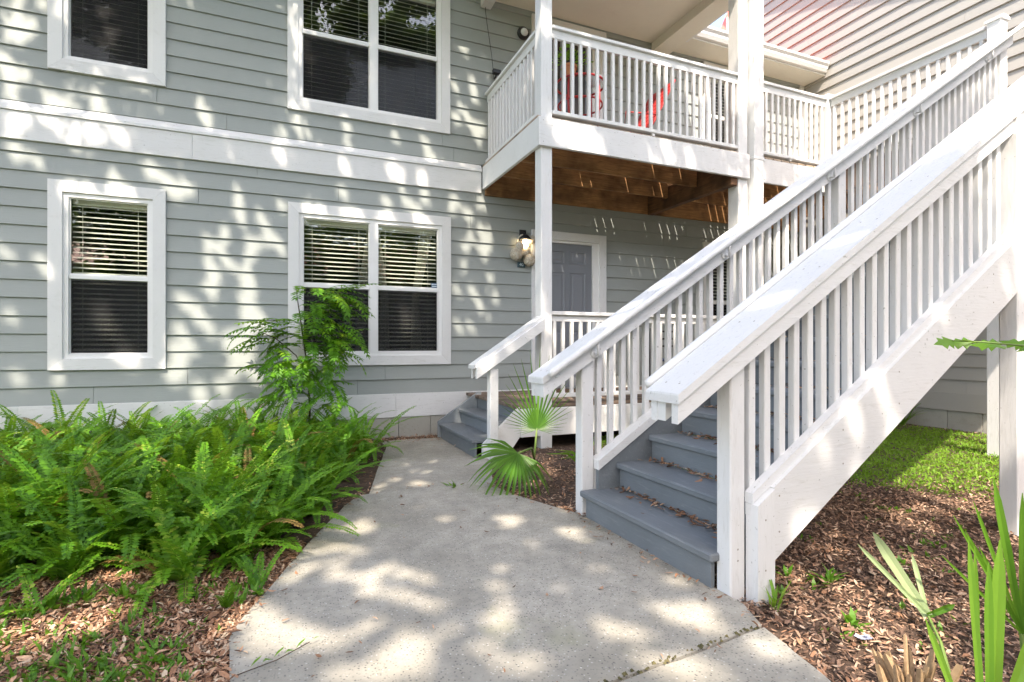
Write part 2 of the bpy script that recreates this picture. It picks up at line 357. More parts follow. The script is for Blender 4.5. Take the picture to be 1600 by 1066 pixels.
# ------------------------------------------------------------------ building
EXP = .1775; WY = 6.7
bld = thing('apartment_building', (2.5, 6.7, 0), 'sage green lap sided apartment building with white trim, facing the camera', 'building')
WIN = [(-2.17, -1.176, .86, 2.755, 1), (.02, 1.952, .87, 2.755, 2), (-2.17, -1.176, 3.85, 5.74, 1), (.014, 1.943, 3.825, 5.72, 2),
       (6.1, 7.09, .86, 2.755, 1), (6.1, 7.09, 3.85, 5.62, 1)]
DOORS = [(3.099, 4.295, .5, 2.70), (3.099, 4.295, 3.49, 5.655)]
OPEN = [(a + .1, b - .1, c + .1, d - .13) for a, b, c, d, _ in WIN] + [(a + .1, b - .1, c - .05, d - .1) for a, b, c, d in DOORS]
def cut(z0, z1, a, b, opens):
    seg = [(a, b)]
    for x0, x1, c, d in opens:
        if z1 > c and z0 < d:
            n = []
            for s, e in seg:
                if x1 <= s or x0 >= e: n.append((s, e)); continue
                if x0 > s: n.append((s, x0))
                if x1 < e: n.append((x1, e))
            seg = n
    return seg
BM = {}
def board(z, a, b, y=WY, m='siding'):
    L = round(b - a, 3); key = (L, m)
    if key not in BM:
        mb = MB().add([], []); h = L / 2 - .0016
        prof = [(-.025, 0), (-.027, .003), (-.0265, .006), (-.006, EXP + .025), (0, EXP + .025), (0, 0)]
        mb.prism([(p[0], p[1]) for p in prof], -h, h, 'x'); BM[key] = mb.mesh('siding_board', M[m])
    return link('siding_board', BM[key], bld, ((a + b) / 2, y - R.random() * .0025, z + R.uniform(-.0012, .0012)))
def wall_rows(z0, n, xa, xb):
    for k in range(n):
        z = z0 + EXP * k
        for s, e in cut(z + .01, z + EXP, xa, xb, OPEN):
            x = s; first = True
            while x < e - .02:
                L = R.choice((2.1, 2.6, 3.1, 3.6)) if not first else R.uniform(.9, 3.2)
                x2 = e if e - (x + L) < .5 else x + L
                board(z, x, x2); x = x2; first = False
wall_rows(.51, 15, -6.0, 8.4)
wall_rows(3.488, 13, -6.0, 8.4)
sh = MB()
zs = sorted({.2, 6.2} | {z for o in OPEN for z in o[2:]})
for z0, z1 in zip(zs, zs[1:]):
    for s, e in cut(z0 + .001, z1 - .001, -6, 8.4, OPEN): sh.box(s, e, WY + .002, WY + .03, z0, z1)
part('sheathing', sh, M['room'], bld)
# base board, band, foundation
for a, b in ((-6, -2.4), (-2.4, 1.25), (1.25, 2.2)): part('base_board', MB().cbox(a, b - .001, WY - .032, WY, .22, .512, .003), M['white_x'], bld)
part('base_board', MB().cbox(2.2, 8.4, WY - .032, WY, .22, .512, .003), M['white_x'], bld)
x = -6.0
while x < 8.4:
    w = .405; part('foundation_block', MB().cbox(x, min(8.4, x + w - .006), WY - .015 - R.random() * .003, WY + .05, -.15, .218, .004), M['stone'], bld); x += w
for a, b in ((-6, -3.6), (-3.6, -.93), (-.93, 2.37)):
    part('band_board', MB().cbox(a, b - .0015, WY - .045, WY, 3.111, 3.385, .003), M['white_x'], bld)
    part('band_cap', MB().prism([(WY, 3.487), (WY - .019, 3.487), (WY - .062, 3.414), (WY - .062, 3.387), (WY, 3.387)], a, b, 'x'), M['white_x'], bld)
SLATM = {}
def slat_mesh(L):
    L = round(L, 3)
    if L not in SLATM:
        c, s = math.cos(rad(25)), math.sin(rad(25)); pr = []
        for u, v in ((-.024, -.0012), (0, .0022), (.024, -.0012), (.024, -.0032), (0, .0004), (-.024, -.0032)): pr.append((u * c - v * s, u * s + v * c))
        SLATM[L] = MB().prism(pr, -L / 2, L / 2, 'x').mesh('slat', M['slat'])
    return SLATM[L]
def window(x0, x1, z0, z1, n):
    F = .055   # sash frame
    ix0, ix1, iz0, iz1 = x0 + .115, x1 - .115, z0 + .115, z1 - .115
    fr = MB()
    yo, yi = WY - .026, WY + .05
    def ring(a, b, c, d, w, y0, y1):
        fr.box(a, b, y0, y1, d - w, d); fr.box(a, b, y0, y1, c, c + w); fr.box(a, a + w, y0, y1, c + w, d - w); fr.box(b - w, b, y0, y1, c + w, d - w)
    ring(ix0, ix1, iz0, iz1, .045, yo, yi)
    units = []
    if n == 1: units = [(ix0 + .045, ix1 - .045)]
    else:
        mx = .984 if abs(x0) < .1 else (ix0 + ix1) / 2
        fr.box(mx - .048, mx + .048, yo - .003, yi, iz0 + .045, iz1 - .045); units = [(ix0 + .045, mx - .048), (mx + .048, ix1 - .045)]
    w = part('window', fr, M['frame'], bld)
    cx, cz = (x0 + x1) / 2, (z0 + z1) / 2; t = .115; g = .0012
    for poly in ([(x0, z0), (x1, z0), (x1 - t, z0 + t), (x0 + t, z0 + t)], [(x0, z1), (x0 + t, z1 - t), (x1 - t, z1 - t), (x1, z1)],
                 [(x0, z0 + g), (x0 + t, z0 + t + g), (x0 + t, z1 - t - g), (x0, z1 - g)], [(x1, z0 + g), (x1, z1 - g), (x1 - t, z1 - t - g), (x1 - t, z0 + t + g)]):
        part('casing', MB().prism(poly, WY - .048, WY - .002, 'y'), M['white_x'] if poly[0][1] == poly[1][1] else M['white'], w)
    zm = z0 + .94
    for a, b in units:
        c, d = iz0 + .045, iz1 - .045
        part('sash_rail', MB().cbox(a, b, WY - .012, WY + .035, zm - .022, zm + .022, .003), M['frame'], w)
        for zz0, zz1, yy in ((zm + .022, d, WY + .008), (c, zm - .022, WY + .022)):
            part('pane', MB().box(a + .001, b - .001, yy, yy + .004, zz0 + .001, zz1 - .001), M['glass'], w)
            ss = MB()
            ss.box(a, a + .012, yy - .012, yy + .014, zz0, zz1); ss.box(b - .012, b, yy - .012, yy + .014, zz0, zz1)
            ss.box(a + .012, b - .012, yy - .012, yy + .014, zz0, zz0 + .012); ss.box(a + .012, b - .012, yy - .012, yy + .014, zz1 - .012, zz1)
            part('sash', ss, M['frame'], w)
        part('insect_screen', MB().box(a + .012, b - .012, WY + .003, WY + .0035, c + .012, zm - .024), M['screen'], w)
        L = b - a - .012; sm_ = slat_mesh(L); zz = d - .06
        if z0 < 3 or True:
            part('blind_head', MB().cbox(a + .006, b - .006, WY + .065, WY + .115, d - .05, d, .003), M['slat'], w)
            while zz > c + .02:
                o = link('slat', sm_, w, ((a + b) / 2, WY + .09, zz)); o.rotation_euler = (R.uniform(-.05, .05), R.uniform(-.003, .003), 0); zz -= .0525
            cd = MB()
            for q in (.14, .86): cd.tube([(a + L * q, WY + .064, c), (a + L * q, WY + .064, d)], .0022, 5)
            part('blind_cord', cd, M['slat'], w)
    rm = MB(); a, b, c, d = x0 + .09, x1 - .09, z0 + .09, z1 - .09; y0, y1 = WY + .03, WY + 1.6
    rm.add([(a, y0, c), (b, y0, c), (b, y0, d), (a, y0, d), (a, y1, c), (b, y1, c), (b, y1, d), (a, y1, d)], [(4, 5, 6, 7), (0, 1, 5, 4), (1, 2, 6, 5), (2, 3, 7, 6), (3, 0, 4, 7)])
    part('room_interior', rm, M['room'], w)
    if n == 2 and z0 < 3:   # tied back curtains show as pale verticals behind the blinds
        for px, lean in ((a + .75, .35), (a + 1.05, -.30), (a + 1.45, .28)):
            cu = MB(); k = 9; vs = []
            for j in range(k + 1):
                tt = j / k
                for i in range(9):
                    u = i / 8 - .5; vs.append((px + u * (.10 + .14 * abs(tt - .45)) + lean * (tt - .45) * (1 if tt > .45 else -.1), WY + .25 + .025 * math.sin(i * 2.4), c + (d - c) * tt))
            cu.add(vs, [(j * 9 + i, j * 9 + i + 1, (j + 1) * 9 + i + 1, (j + 1) * 9 + i) for j in range(k) for i in range(8)])
            part('curtain', cu, M['curtain'], w, True)
    return w
wins = [window(*w) for w in WIN]
st = part('security_sticker', MB().box(1.705, 1.783, WY + .0035, WY + .0055, 1.812, 1.905), M['stickerblue'], wins[1])
for z in (1.835, 1.865, 1.89):
    part('sticker_stripe', MB().box(1.712, 1.776, WY + .0015, WY + .003, z - .006, z + .006), M['pale'], wins[1])
# doors
def door(x0, x1, z0, z1, lite):
    d = part('door', MB().box(x0 + .165, x1 - .225, WY - .004, WY + .04, z0, z1 - .155), M['door'], bld)
    lx0, lx1, lz1 = x0 + .165, x1 - .225, z1 - .155; cw = .118
    for a, b, c, e in ((x0, x0 + cw, z0, z1), (x1 - cw, x1, z0, z1), (x0 + cw, x1 - cw, z1 - cw, z1)):
        part('door_casing', MB().cbox(a, b - .001, WY - .05, WY, c, e, .004), M['white_z'] if b - a < .2 else M['white_x'], d)
    for a, b, c, e in ((x0 + cw, lx0 - .002, z0, lz1 + .035), (lx1 + .002, x1 - cw, z0, lz1 + .035), (lx0 - .002, lx1 + .002, lz1 + .003, lz1 + .035)):
        part('door_jamb', MB().box(a, b, WY - .03, WY + .03, c, e), M['frame'], d)
    part('threshold', MB().cbox(lx0, lx1, WY - .06, WY + .03, z0 - .012, z0 + .018, .003), plain('threshold_metal', (.4, .4, .4), .4, 1), d)
    W2 = lx1 - lx0; H2 = lz1 - z0
    def panel(a, b, c, e):
        mb = MB(); ys = [WY - .0045, WY + .008, WY + .008, WY - .001]; ins = [0, .012, .028, .045]
        rings = [[(a + i, y, c + i), (b - i, y, c + i), (b - i, y, e - i), (a + i, y, e - i)] for i, y in zip(ins, ys)]
        vs = [p for r in rings for p in r]; fs = [(4 * k + i, 4 * k + (i + 1) % 4, 4 * k + 4 + (i + 1) % 4, 4 * k + 4 + i) for k in range(3) for i in range(4)] + [(12, 13, 14, 15)]
        mb.add(vs, fs); mb.v = [(p[0], p[1] - .009, p[2]) for p in mb.v]
        # raised moulding round the sunk field
        for q in ((a - .008, b + .008, c - .008, c), (a - .008, b + .008, e, e + .008), (a - .008, a, c, e), (b, b + .008, c, e)): mb.box(q[0], q[1], WY - .014, WY - .004, q[2], q[3])
        part('panel', mb, M['door'], d)
    if not lite:
        for u0, u1 in ((.14, .44), (.56, .86)):
            for v0, v1 in ((.865, .945), (.47, .80), (.09, .40)): panel(lx0 + W2 * u0, lx0 + W2 * u1, z0 + H2 * v0, z0 + H2 * v1)
    else:
        part('pane', MB().box(lx0 + .1, lx1 - .1, WY - .010, WY - .006, z0 + H2 * .42, z0 + H2 * .95), plain('dark_glass', (.05, .045, .04), .08), d)
        for q in (0, .333, .666, 1):
            xx = lx0 + .1 + (W2 - .2) * q; part('muntin', MB().cbox(xx - .014, xx + .014, WY - .02, WY - .005, z0 + H2 * .41, z0 + H2 * .955, .003), M['door'], d)
        panel(lx0 + W2 * .16, lx0 + W2 * .84, z0 + H2 * .08, z0 + H2 * .36)
    kn = MB().lathe([(.0, 0), (.028, .0), (.03, .006), (.012, .012), (.012, .04), (.026, .048), (.028, .062), (.018, .072), (0, .074)], (0, 0, 0), 14)
    kn.v = [(lx0 + .065 + p[0], WY - .004 - p[2], z0 + .93 + p[1]) for p in kn.v]; part('knob', kn, plain('brushed_nickel', (.5, .48, .44), .3, 1), d, True)
for i, dd in enumerate(DOORS): door(*dd, i == 1)
# roof over the left wing (eave shade), porch roof over the balcony
part('roof', MB().prism([(6.14, 5.86), (6.14, 5.9), (12.5, 9.0), (12.5, 8.9), (6.9, 6.0), (6.7, 5.86)], -6.3, 2.3, 'x'), M['shingle'], bld)
part('soffit', MB().box(-6.3, 2.3, 6.16, 6.68, 5.84, 5.86), M['ceiling'], bld)
part('eave_fascia', MB().box(-6.3, 2.3, 6.12, 6.14, 5.80, 5.98), M['white_x'], bld)
part('porch_ceiling', MB().box(2.36, 5.1, 5.1, 6.67, 5.69, 5.71), M['ceiling'], bld)
part('roof_beam', MB().cbox(5.1, 5.40, 4.86, 6.67, 5.56, 5.72, .004), M['ceiling'], bld)
part('roof_beam', MB().cbox(2.36, 5.099, 4.90, 5.098, 5.52, 5.72, .004), M['white_x'], bld)
part('roof_beam', MB().cbox(2.36, 2.50, 5.10, 6.67, 5.56, 5.688, .004), M['white_x'], bld)
part('roof', MB().prism([(4.78, 5.74), (4.78, 5.79), (9.6, 8.1), (9.6, 6.1), (6.72, 5.74)], 2.22, 5.44, 'x'), M['shingle'], bld)
part('roof_fascia', MB().cbox(5.40, 5.46, 4.86, 6.3, 5.585, 5.83, .003), M['white'], bld)
# low eave with gutter and red metal roof in the right corner
part('soffit', MB().box(5.42, 8.37, 6.28, 6.675, 5.655, 5.675), M['ceiling'], bld)
gp = [(6.30, 5.68), (6.24, 5.69), (6.215, 5.74), (6.215, 5.78), (6.185, 5.81), (6.185, 5.845), (6.20, 5.845), (6.20, 5.82), (6.23, 5.79), (6.24, 5.70), (6.29, 5.695), (6.30, 5.86), (6.31, 5.86), (6.31, 5.68)]
gt = part('gutter', MB().prism(gp, 5.44, 8.34, 'x'), M['white_x'], bld)
part('gutter_end', MB().prism([(6.30, 5.678), (6.24, 5.688), (6.213, 5.74), (6.183, 5.81), (6.183, 5.847), (6.31, 5.847)], 8.341, 8.345, 'x'), M['white'], gt)
rf = part('red_roof', MB().prism([(6.22, 5.845), (8.0, 6.32), (8.0, 6.34), (6.22, 5.865)], 5.47, 8.37, 'x'), M['redroof'], bld)
rr = MB()
rr.add([(7.87, 8.2, 7.25), (10.6, 8.2, 7.25), (10.6, 9.7, 9.3), (9.75, 9.7, 9.3), (7.87, 8.2, 7.18), (10.6, 8.2, 7.18), (10.6, 9.8, 9.2), (9.75, 9.8, 9.2)], [(0, 1, 2, 3), (7, 6, 5, 4), (0, 4, 5, 1), (1, 5, 6, 2), (2, 6, 7, 3), (3, 7, 4, 0)])
part('red_roof', rr, M['redroof'], bld)
part('vent_pipe', MB().tube([(6.47, 6.50, 5.90), (6.47, 6.50, 6.30)], .045, 14), M['pipe'], bld, False)
part('corner_board', MB().cbox(8.26, 8.372, WY - .03, WY - .004, .52, 5.65, .003), M['white_z'], bld)

# right wing, at right angles
wing = thing('apartment_wing', (8.5, 3, 0), 'sunlit, cream looking lap sided wing at right angles behind the stairs', 'building')
RX = 8.4
def wboard(z, a, b):
    L = round(b - a, 3); key = (L, 'w')
    if key not in BM:
        pr = [(-.030, 0), (-.032, .003), (-.0315, .006), (-.006, EXP + .025), (0, EXP + .025), (0, 0)]
        BM[key] = MB().prism(pr, -L / 2 + .001, L / 2 - .001, 'y').mesh('siding_board', M['siding_y'])
    link('siding_board', BM[key], wing, (RX, (a + b) / 2, z))
for k in range(46):
    z = .465 + EXP * k
    y = -2.0; first = True
    top = 7.95
    while y < top - .02:
        L = R.uniform(1.0, 3.4) if first else R.choice((3.1, 3.6)); y2 = top if top - (y + L) < .6 else y + L
        if z > 5.6 or y < 6.7: wboard(z, y, y2 if z > 5.6 else min(y2, 6.675))
        y = y2; first = False
part('sheathing', MB().box(RX + .002, RX + .03, -2, 7.95, .2, 8.8), M['room'], wing)
part('base_board', MB().cbox(RX - .034, RX, -2, 6.66, .22, .467, .003), M['siding_y'], wing)
y = -2.0
while y < 6.6: part('foundation_block', MB().cbox(RX - .012, RX + .05, y, y + .399, -.15, .218, .004), M['stone'], wing); y += .405
# rake overhang of the wing's gable; casts the sloping shadow high on the wall
zr = lambda yy: 7.55 + .5 * (yy - 4.47)
part('gable_overhang', MB().prism([(-2, zr(-2)), (7.97, zr(7.97)), (7.97, zr(7.97) + .2), (-2, zr(-2) + .2)], RX - .36, RX + 3.0, 'x'), M['white'], wing)

# ------------------------------------------------------------------ balcony
bal = thing('balcony', (4.5, 4.98, 3.16), 'white railed balcony on tall white posts above the front door', 'balcony')
BAL = {}
def baluster(parent, x, y, z0, z1, w=.036):
    L = round(z1 - z0, 3); key = (L, w)
    if key not in BAL: BAL[key] = MB().cbox(-w / 2, w / 2, -w / 2, w / 2, 0, L, .004).mesh('baluster', M['white_z'])
    o = link('baluster', BAL[key], parent, (x, y, z0)); o.rotation_euler = (R.uniform(-.004, .004), R.uniform(-.004, .004), R.uniform(-.04, .04)); return o
part('fascia', MB().cbox(2.38, 5.255, 4.94, 4.978, 3.16, 3.455, .003), M['white_x'], bal)
part('fascia', MB().cbox(5.455, 6.72, 4.945, 4.978, 3.14, 3.44, .003), M['white_x'], bal)
part('fascia', MB().cbox(2.38, 2.418, 4.9795, WY - .046, 3.16, 3.455, .003), M['white'], bal)
part('ledger', MB().cbox(2.42, 8.36, WY - .065, WY - .024, 3.087, 3.445, .003), M['joist'], bal)
for yy in (5.02, 5.6, 6.18):
    part('joist', MB().cbox(2.42, 5.0, yy - .02, yy + .02, 3.205, 3.447, .003), M['joist'], bal)
    part('joist', MB().cbox(5.10, 8.36, yy - .02, yy + .02, 3.205, 3.447, .003), M['joist'], bal)
part('beam', MB().cbox(5.002, 5.098, 4.985, WY - .068, 3.07, 3.447, .004), M['joist_y'], bal)
part('beam', MB().cbox(6.74, 6.80, 3.2, 4.94, 3.14, 3.445, .004), M['joist_y'], bal)
DB = MB().cbox(-.0642, .0642, -.843, .843, .010, .036, .004).mesh('deck_board', M['deck'])
x = 2.45
while x < 8.34:
    link('deck_board', DB, bal, (x, 5.83, 3.45)).rotation_euler = (0, 0, R.uniform(-.0008, .0008)); x += .1445
y = 1.78
DL = MB().cbox(-.77, .77, -.0685, .0685, 0, .036, .004).mesh('deck_board', M['deck_x'])
while y < 4.87: link('deck_board', DL, bal, (7.585, y, 3.45)); y += .1445
for yy in (1.9, 3.2, 4.6): part('joist', MB().cbox(6.83, 8.36, yy - .02, yy + .02, 3.2, 3.447, .003), M['joist'], bal)
def post(parent, x0, x1, y0, y1, z0, z1, name='post'):
    return part(name, MB().cbox(x0, x1, y0, y1, z0, z1, .006), M['white_z'], parent)
post(bal, 2.424, 2.553, 4.982, 5.13, .02, 5.55)
post(bal, 5.11, 5.262, 4.982, 5.15, .02, 5.55)
post(bal, 5.285, 5.442, 4.90, 5.02, -.05, 5.56)
part('post_collar', MB().cbox(5.279, 5.448, 4.894, 5.026, 3.395, 3.43, .003), M['white'], bal)
post(bal, 6.655, 6.775, 4.95, 5.07, 3.14, 4.47)
def rail_x(parent, x0, x1, y, ztop, zb, sp=.104, foot=True, h=.09):
    part('rail_cap', MB().prism([(y - .05, ztop - .036), (y - .05, ztop - .008), (y - .038, ztop), (y + .038, ztop), (y + .05, ztop - .008), (y + .05, ztop - .036)], x0, x1, 'x'), M['white_x'], parent)
    part('top_rail', MB().cbox(x0, x1, y - .018, y + .018, ztop - .036 - h, ztop - .037, .003), M['white_x'], parent)
    part('bottom_rail', MB().cbox(x0, x1, y - .044, y + .044, zb - .04, zb, .004), M['white_x'], parent)
    n = int(round((x1 - x0) / sp))
    for i in range(n): baluster(parent, x0 + (i + .5) * (x1 - x0) / n, y - .001, zb, ztop - .037 - h * .6 if False else ztop - .036 - h + .0)
def rail_y(parent, y0, y1, x, ztop, zb, sp=.104, h=.09):
    part('rail_cap', MB().prism([(x - .05, ztop - .036), (x - .05, ztop - .008), (x - .038, ztop), (x + .038, ztop), (x + .05, ztop - .008), (x + .05, ztop - .036)], y0, y1, 'y'), M['white'], parent)
    part('top_rail', MB().cbox(x - .018, x + .018, y0, y1, ztop - .036 - h, ztop - .037, .003), M['white'], parent)
    part('bottom_rail', MB().cbox(x - .044, x + .044, y0, y1, zb - .04, zb, .004), M['white'], parent)
    n = int(round((y1 - y0) / sp))
    for i in range(n): baluster(parent, x, y0 + (i + .5) * (y1 - y0) / n, zb, ztop - .036 - h)
rail_x(bal, 2.555, 5.108, 5.02, 4.45, 3.56)
rail_x(bal, 5.444, 6.653, 5.01, 4.43, 3.55)
rail_y(bal, 5.132, 6.672, 2.47, 4.45, 3.56, .1)
rail_y(bal, 3.215, 4.948, 6.715, 4.42, 3.55)
for xx, yy in ((3.85, 5.02), (6.0, 5.01)): part('rail_foot', MB().cbox(xx - .02, xx + .02, yy - .03, yy + .03, 3.487, 3.519, .003), M['white'], bal)
part('rail_foot', MB().cbox(2.45, 2.49, 5.95, 5.99, 3.487, 3.519, .003), M['white'], bal)

# ------------------------------------------------------------------ main stair
stair = thing('staircase', (1.8, 2.45, 0), 'long grey stair with white handrails climbing right to the balcony', 'staircase')
RISE = 3.485 / 21; RUN = .2573; SL = .645; X0 = 1.75
TM = MB().cbox(-.03, RUN + .0, 0, 1.0, -.038, 0, .008)
TM = None
for k in range(1, 21):
    x = X0 + RUN * (k - 1); z = RISE * k
    part('tread', MB().cbox(x, x + RUN + .028, 1.842 if k > 1 else 1.865, 2.998 if k > 1 else 3.03, z - .038, z, .007), M['grey'], stair)
for k in range(1, 22):
    x = X0 + .03 + RUN * (k - 1); z = RISE * (k - 1)
    part('riser', MB().box(x, x + .02, 1.85 if k > 1 else 1.895, 2.996, z - (.05 if k == 1 else .0), z + RISE - .0385), M['grey'], stair)
def sloped(x0, x1, f0, f1, y0, y1, name, mat, parent, plumb=True):
    return part(name, MB().prism([(x0, f0(x0)), (x1, f0(x1)), (x1, f1(x1)), (x0, f1(x0))], y0, y1, 'y'), mat, parent)
lin = lambda z, x, s: (lambda X: z + s * (X - x))
# inner grey strings
sloped(1.875, 6.85, lin(-.02, 1.875, SL), lin(.298, 1.875, SL), 3.0, 3.03, 'string_board', M['grey'], stair)
sloped(1.90, 6.85, lin(.02, 1.90, SL), lin(.30, 1.90, SL), 1.80, 1.838, 'string_board', M['grey'], stair)
# right outer string in white, with a moulded strip
fb, ft = lin(.438, 2.431, .6533), lin(.555, 2.112, .645)
part('string_board', MB().prism([(1.987, fb(1.987)), (3.926, fb(3.926)), (3.926, ft(3.926)), (1.987, ft(1.987))], 1.735, 1.775, 'y'), M['white_x'], stair)
part('string_board', MB().prism([(4.024, fb(4.024)), (6.82, fb(6.82)), (6.82, ft(6.82)), (4.024, ft(4.024))], 1.735, 1.775, 'y'), M['white_x'], stair)
part('string_foot', MB().prism([(1.885, -.06), (1.986, -.06), (1.986, ft(1.986) - .004), (1.885, ft(1.885) - .004)], 1.728, 1.795, 'y'), M['white_z'], stair)
for a, b in ((1.884, 3.926), (4.024, 6.82)):
    sloped(a, b, lambda X: ft(X) - .055, lambda X: ft(X) - .004, 1.775, 1.797, 'string_trim', M['white_x'], stair)
    sloped(a, b, lambda X: ft(X) + .0, lambda X: ft(X) + .045, 1.755, 1.80, 'bottom_rail', M['white_x'], stair)
# left: white strip over the grey string, outer white string
lb = lin(.30, 1.875, SL)
sloped(1.868, 6.85, lambda X: lb(X), lambda X: lb(X) + .06, 2.985, 3.085, 'bottom_rail', M['white_x'], stair)
sloped(1.868, 6.85, lambda X: lb(X) - .30, lambda X: lb(X) - .002, 3.045, 3.085, 'string_board', M['white_x'], stair)
cap = lin(.905, 1.46, .64)
def handrail(yc, near_pipe, x1):
    # 2x6 cap, two side boards, round grab rail on brackets
    part('rail_cap', MB().prism([(1.46, cap(1.46) - .040), (x1, cap(x1) - .040), (x1, cap(x1) - .006), (x1 - .003, cap(x1)), (1.463, cap(1.463)), (1.46, cap(1.46) - .006)], yc - .108, yc + .108, 'y'), M['white_x'], stair)
    for s in (-1, 1):
        y0, y1 = sorted((yc + s * .047, yc + s * .087))
        sloped(1.475, x1, lambda X: cap(X) - .135, lambda X: cap(X) - .0405, y0, y1, 'side_board', M['white_x'], stair)
    if near_pipe > 0: part('end_block', MB().prism([(1.478, cap(1.478) - .133), (1.62, cap(1.62) - .133), (1.62, cap(1.62) - .042), (1.478, cap(1.478) - .042)], yc - .005, yc + .0465, 'y'), M['white'], stair)
    else: part('end_block', MB().prism([(1.478, cap(1.478) - .133), (1.62, cap(1.62) - .133), (1.62, cap(1.62) - .042), (1.478, cap(1.478) - .042)], yc - .0465, yc + .0465, 'y'), M['white'], stair)
    py = yc + near_pipe * .140
    pl = lin(.93, 1.5, .64); pp = MB(); xe = min(x1 + .15, 6.95)
    pp.tube([(1.49, py, pl(1.49)), (1.50, py, pl(1.5)), (1.515, py, pl(1.515)), (xe, py, pl(xe)), (xe + .08, py + near_pipe * .0, pl(xe) + .0), (xe + .09, py, pl(xe) - .08)], [.012, .021, .0235, .0235, .0235, .02], 14)
    part('grab_rail', pp, M['pipe'], stair, True)
    x = 1.84
    while x < x1:
        br = MB(); y0 = yc + near_pipe * .0875; z = cap(x) - .095
        br.lathe([(0, 0), (.03, 0), (.03, .005), (.022, .009), (0, .01)], (0, 0, 0), 16)
        br.v = [(x + p[0], y0 + near_pipe * p[2], z + p[1]) for p in br.v]
        br.tube([(x, y0, z), (x, y0 + near_pipe * .045, z - .01), (x, py, pl(x) - .022)], .009, 8)
        part('rail_bracket', br, M['pipe'], stair, True); x += 1.10
handrail(1.842, 1, 6.8)
handrail(3.085, -1, 6.70)
post(stair, 1.80, 1.886, 1.799, 1.885, -.05, cap(1.84) - .05, 'post')
post(stair, 3.93, 4.02, 1.735, 1.828, -.05, cap(3.97) - .05, 'post')
post(stair, 1.775, 1.865, 3.042, 3.128, -.05, cap(1.82) - .05, 'post')
post(stair, 4.22, 4.31, 3.042, 3.128, .9, cap(4.26) - .05, 'post')
post(stair, 6.62, 6.74, 3.06, 3.18, -.05, 4.40, 'post')
part('post_cap', MB().prism([(6.605, 4.40), (6.755, 4.40), (6.755, 4.425), (6.72, 4.445), (6.64, 4.445), (6.605, 4.425)], 3.045, 3.195, 'y'), M['white'], stair)
post(stair, 6.74, 6.83, 1.735, 1.828, -.05, 4.40, 'post')
x = 1.93
while x < 6.75:
    if not (3.90 < x < 4.05): baluster(stair, x, 1.817, ft(x) - .02, cap(x) - .075, .037)
    x += .0926
x = 1.925
while x < 6.6:
    if not (4.19 < x < 4.34): baluster(stair, x, 3.088, lb(x) + .04, cap(x) - .075, .037)
    x += .0965

def nails(parent, pts_, axis_='y'):
    mb = MB()
    for x_, y_, z_ in pts_:
        r_ = .0048; k = 8
        if axis_ == 'y': vs = [(x_ + r_ * math.cos(q * 6.2832 / k), y_, z_ + r_ * math.sin(q * 6.2832 / k)) for q in range(k)] + [(x_, y_ - .0012, z_)]
        else: vs = [(x_ + r_ * math.cos(q * 6.2832 / k), y_ + r_ * math.sin(q * 6.2832 / k), z_ + .64 * r_ * math.cos(q * 6.2832 / k)) for q in range(k)] + [(x_, y_, z_ + .0012)]
        mb.add(vs, [(q, (q + 1) % k, k) for q in range(k)])
    o = part('nail_heads', mb, plain('dull_nail_head', (.36, .33, .29), .6), parent); o['kind'] = 'stuff'
nails(stair, [(2.02 + .415 * i, 1.7342, ft(2.02 + .415 * i) - q) for i in range(5) for q in (.06, .22)] + [(1.93, 1.7272, z) for z in (.12, .34)] + [(1.842, 1.7982, z) for z in (.15, .2)])
nails(stair, [(1.52 + .42 * i, yy, cap(1.52 + .42 * i) + .0006) for i in range(12) for yy in (1.80, 1.885, 3.04, 3.125)], 'z')
nails(bal, [(2.43 + .56 * i, 4.9392, z) for i in range(6) for z in (3.2, 3.42)] + [(5.5 + .58 * i, 4.9442, z) for i in range(3) for z in (3.18, 3.40)])
# ------------------------------------------------------------------ porch and its three steps
por = thing('porch', (4, 5.8, 0), 'low timber porch with white rail and three grey steps at the front door', 'porch')
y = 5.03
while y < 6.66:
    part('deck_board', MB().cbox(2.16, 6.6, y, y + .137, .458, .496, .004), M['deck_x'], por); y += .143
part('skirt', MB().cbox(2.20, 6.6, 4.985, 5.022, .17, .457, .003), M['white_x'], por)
rail_x(por, 2.555, 5.10, 5.05, 1.467, .60, .104, True, .07)
rail_x(por, 5.27, 6.6, 5.05, 1.467, .60, .104, True, .07)
for k, (x, z) in enumerate(((1.70, .168), (1.945, .334))):
    part('tread', MB().cbox(x, x + .28, 5.06, 6.30, z - .038, z, .006), M['grey'], por)
for k, (x, z0, z1) in enumerate(((1.73, -.05, .129), (1.975, .168, .295), (2.19, .334, .457))):
    part('riser', MB().box(x, x + .02, 5.06, 6.30, z0, z1), M['grey'], por)
part('string_board', MB().prism([(1.69, .0), (1.69, .19), (2.20, .53), (2.24, .53), (2.24, .0)], 6.302, 6.34, 'y'), M['grey'], por)
part('string_board', MB().prism([(1.80, -.03), (1.80, .12), (2.19, .475), (2.198, .475), (2.198, .17), (2.05, -.03)], 5.012, 5.055, 'y'), M['white_x'], por)
post(por, 1.84, 1.93, 5.012 - .09, 5.010, -.05, .875)
cp = lin(.915, 1.67, .665)
part('rail_cap', MB().prism([(1.67, cp(1.67) - .035), (2.422, cp(2.422) - .035), (2.422, cp(2.422)), (1.67, cp(1.67))], 4.90, 5.08, 'y'), M['white_x'], por)
for y0 in (4.882, 5.012): part('side_board', MB().prism([(1.69, cp(1.69) - .145), (2.422, cp(2.422) - .145), (2.422, cp(2.422) - .0355), (1.69, cp(1.69) - .0355)], y0, y0 + .038, 'y'), M['white_x'], por)

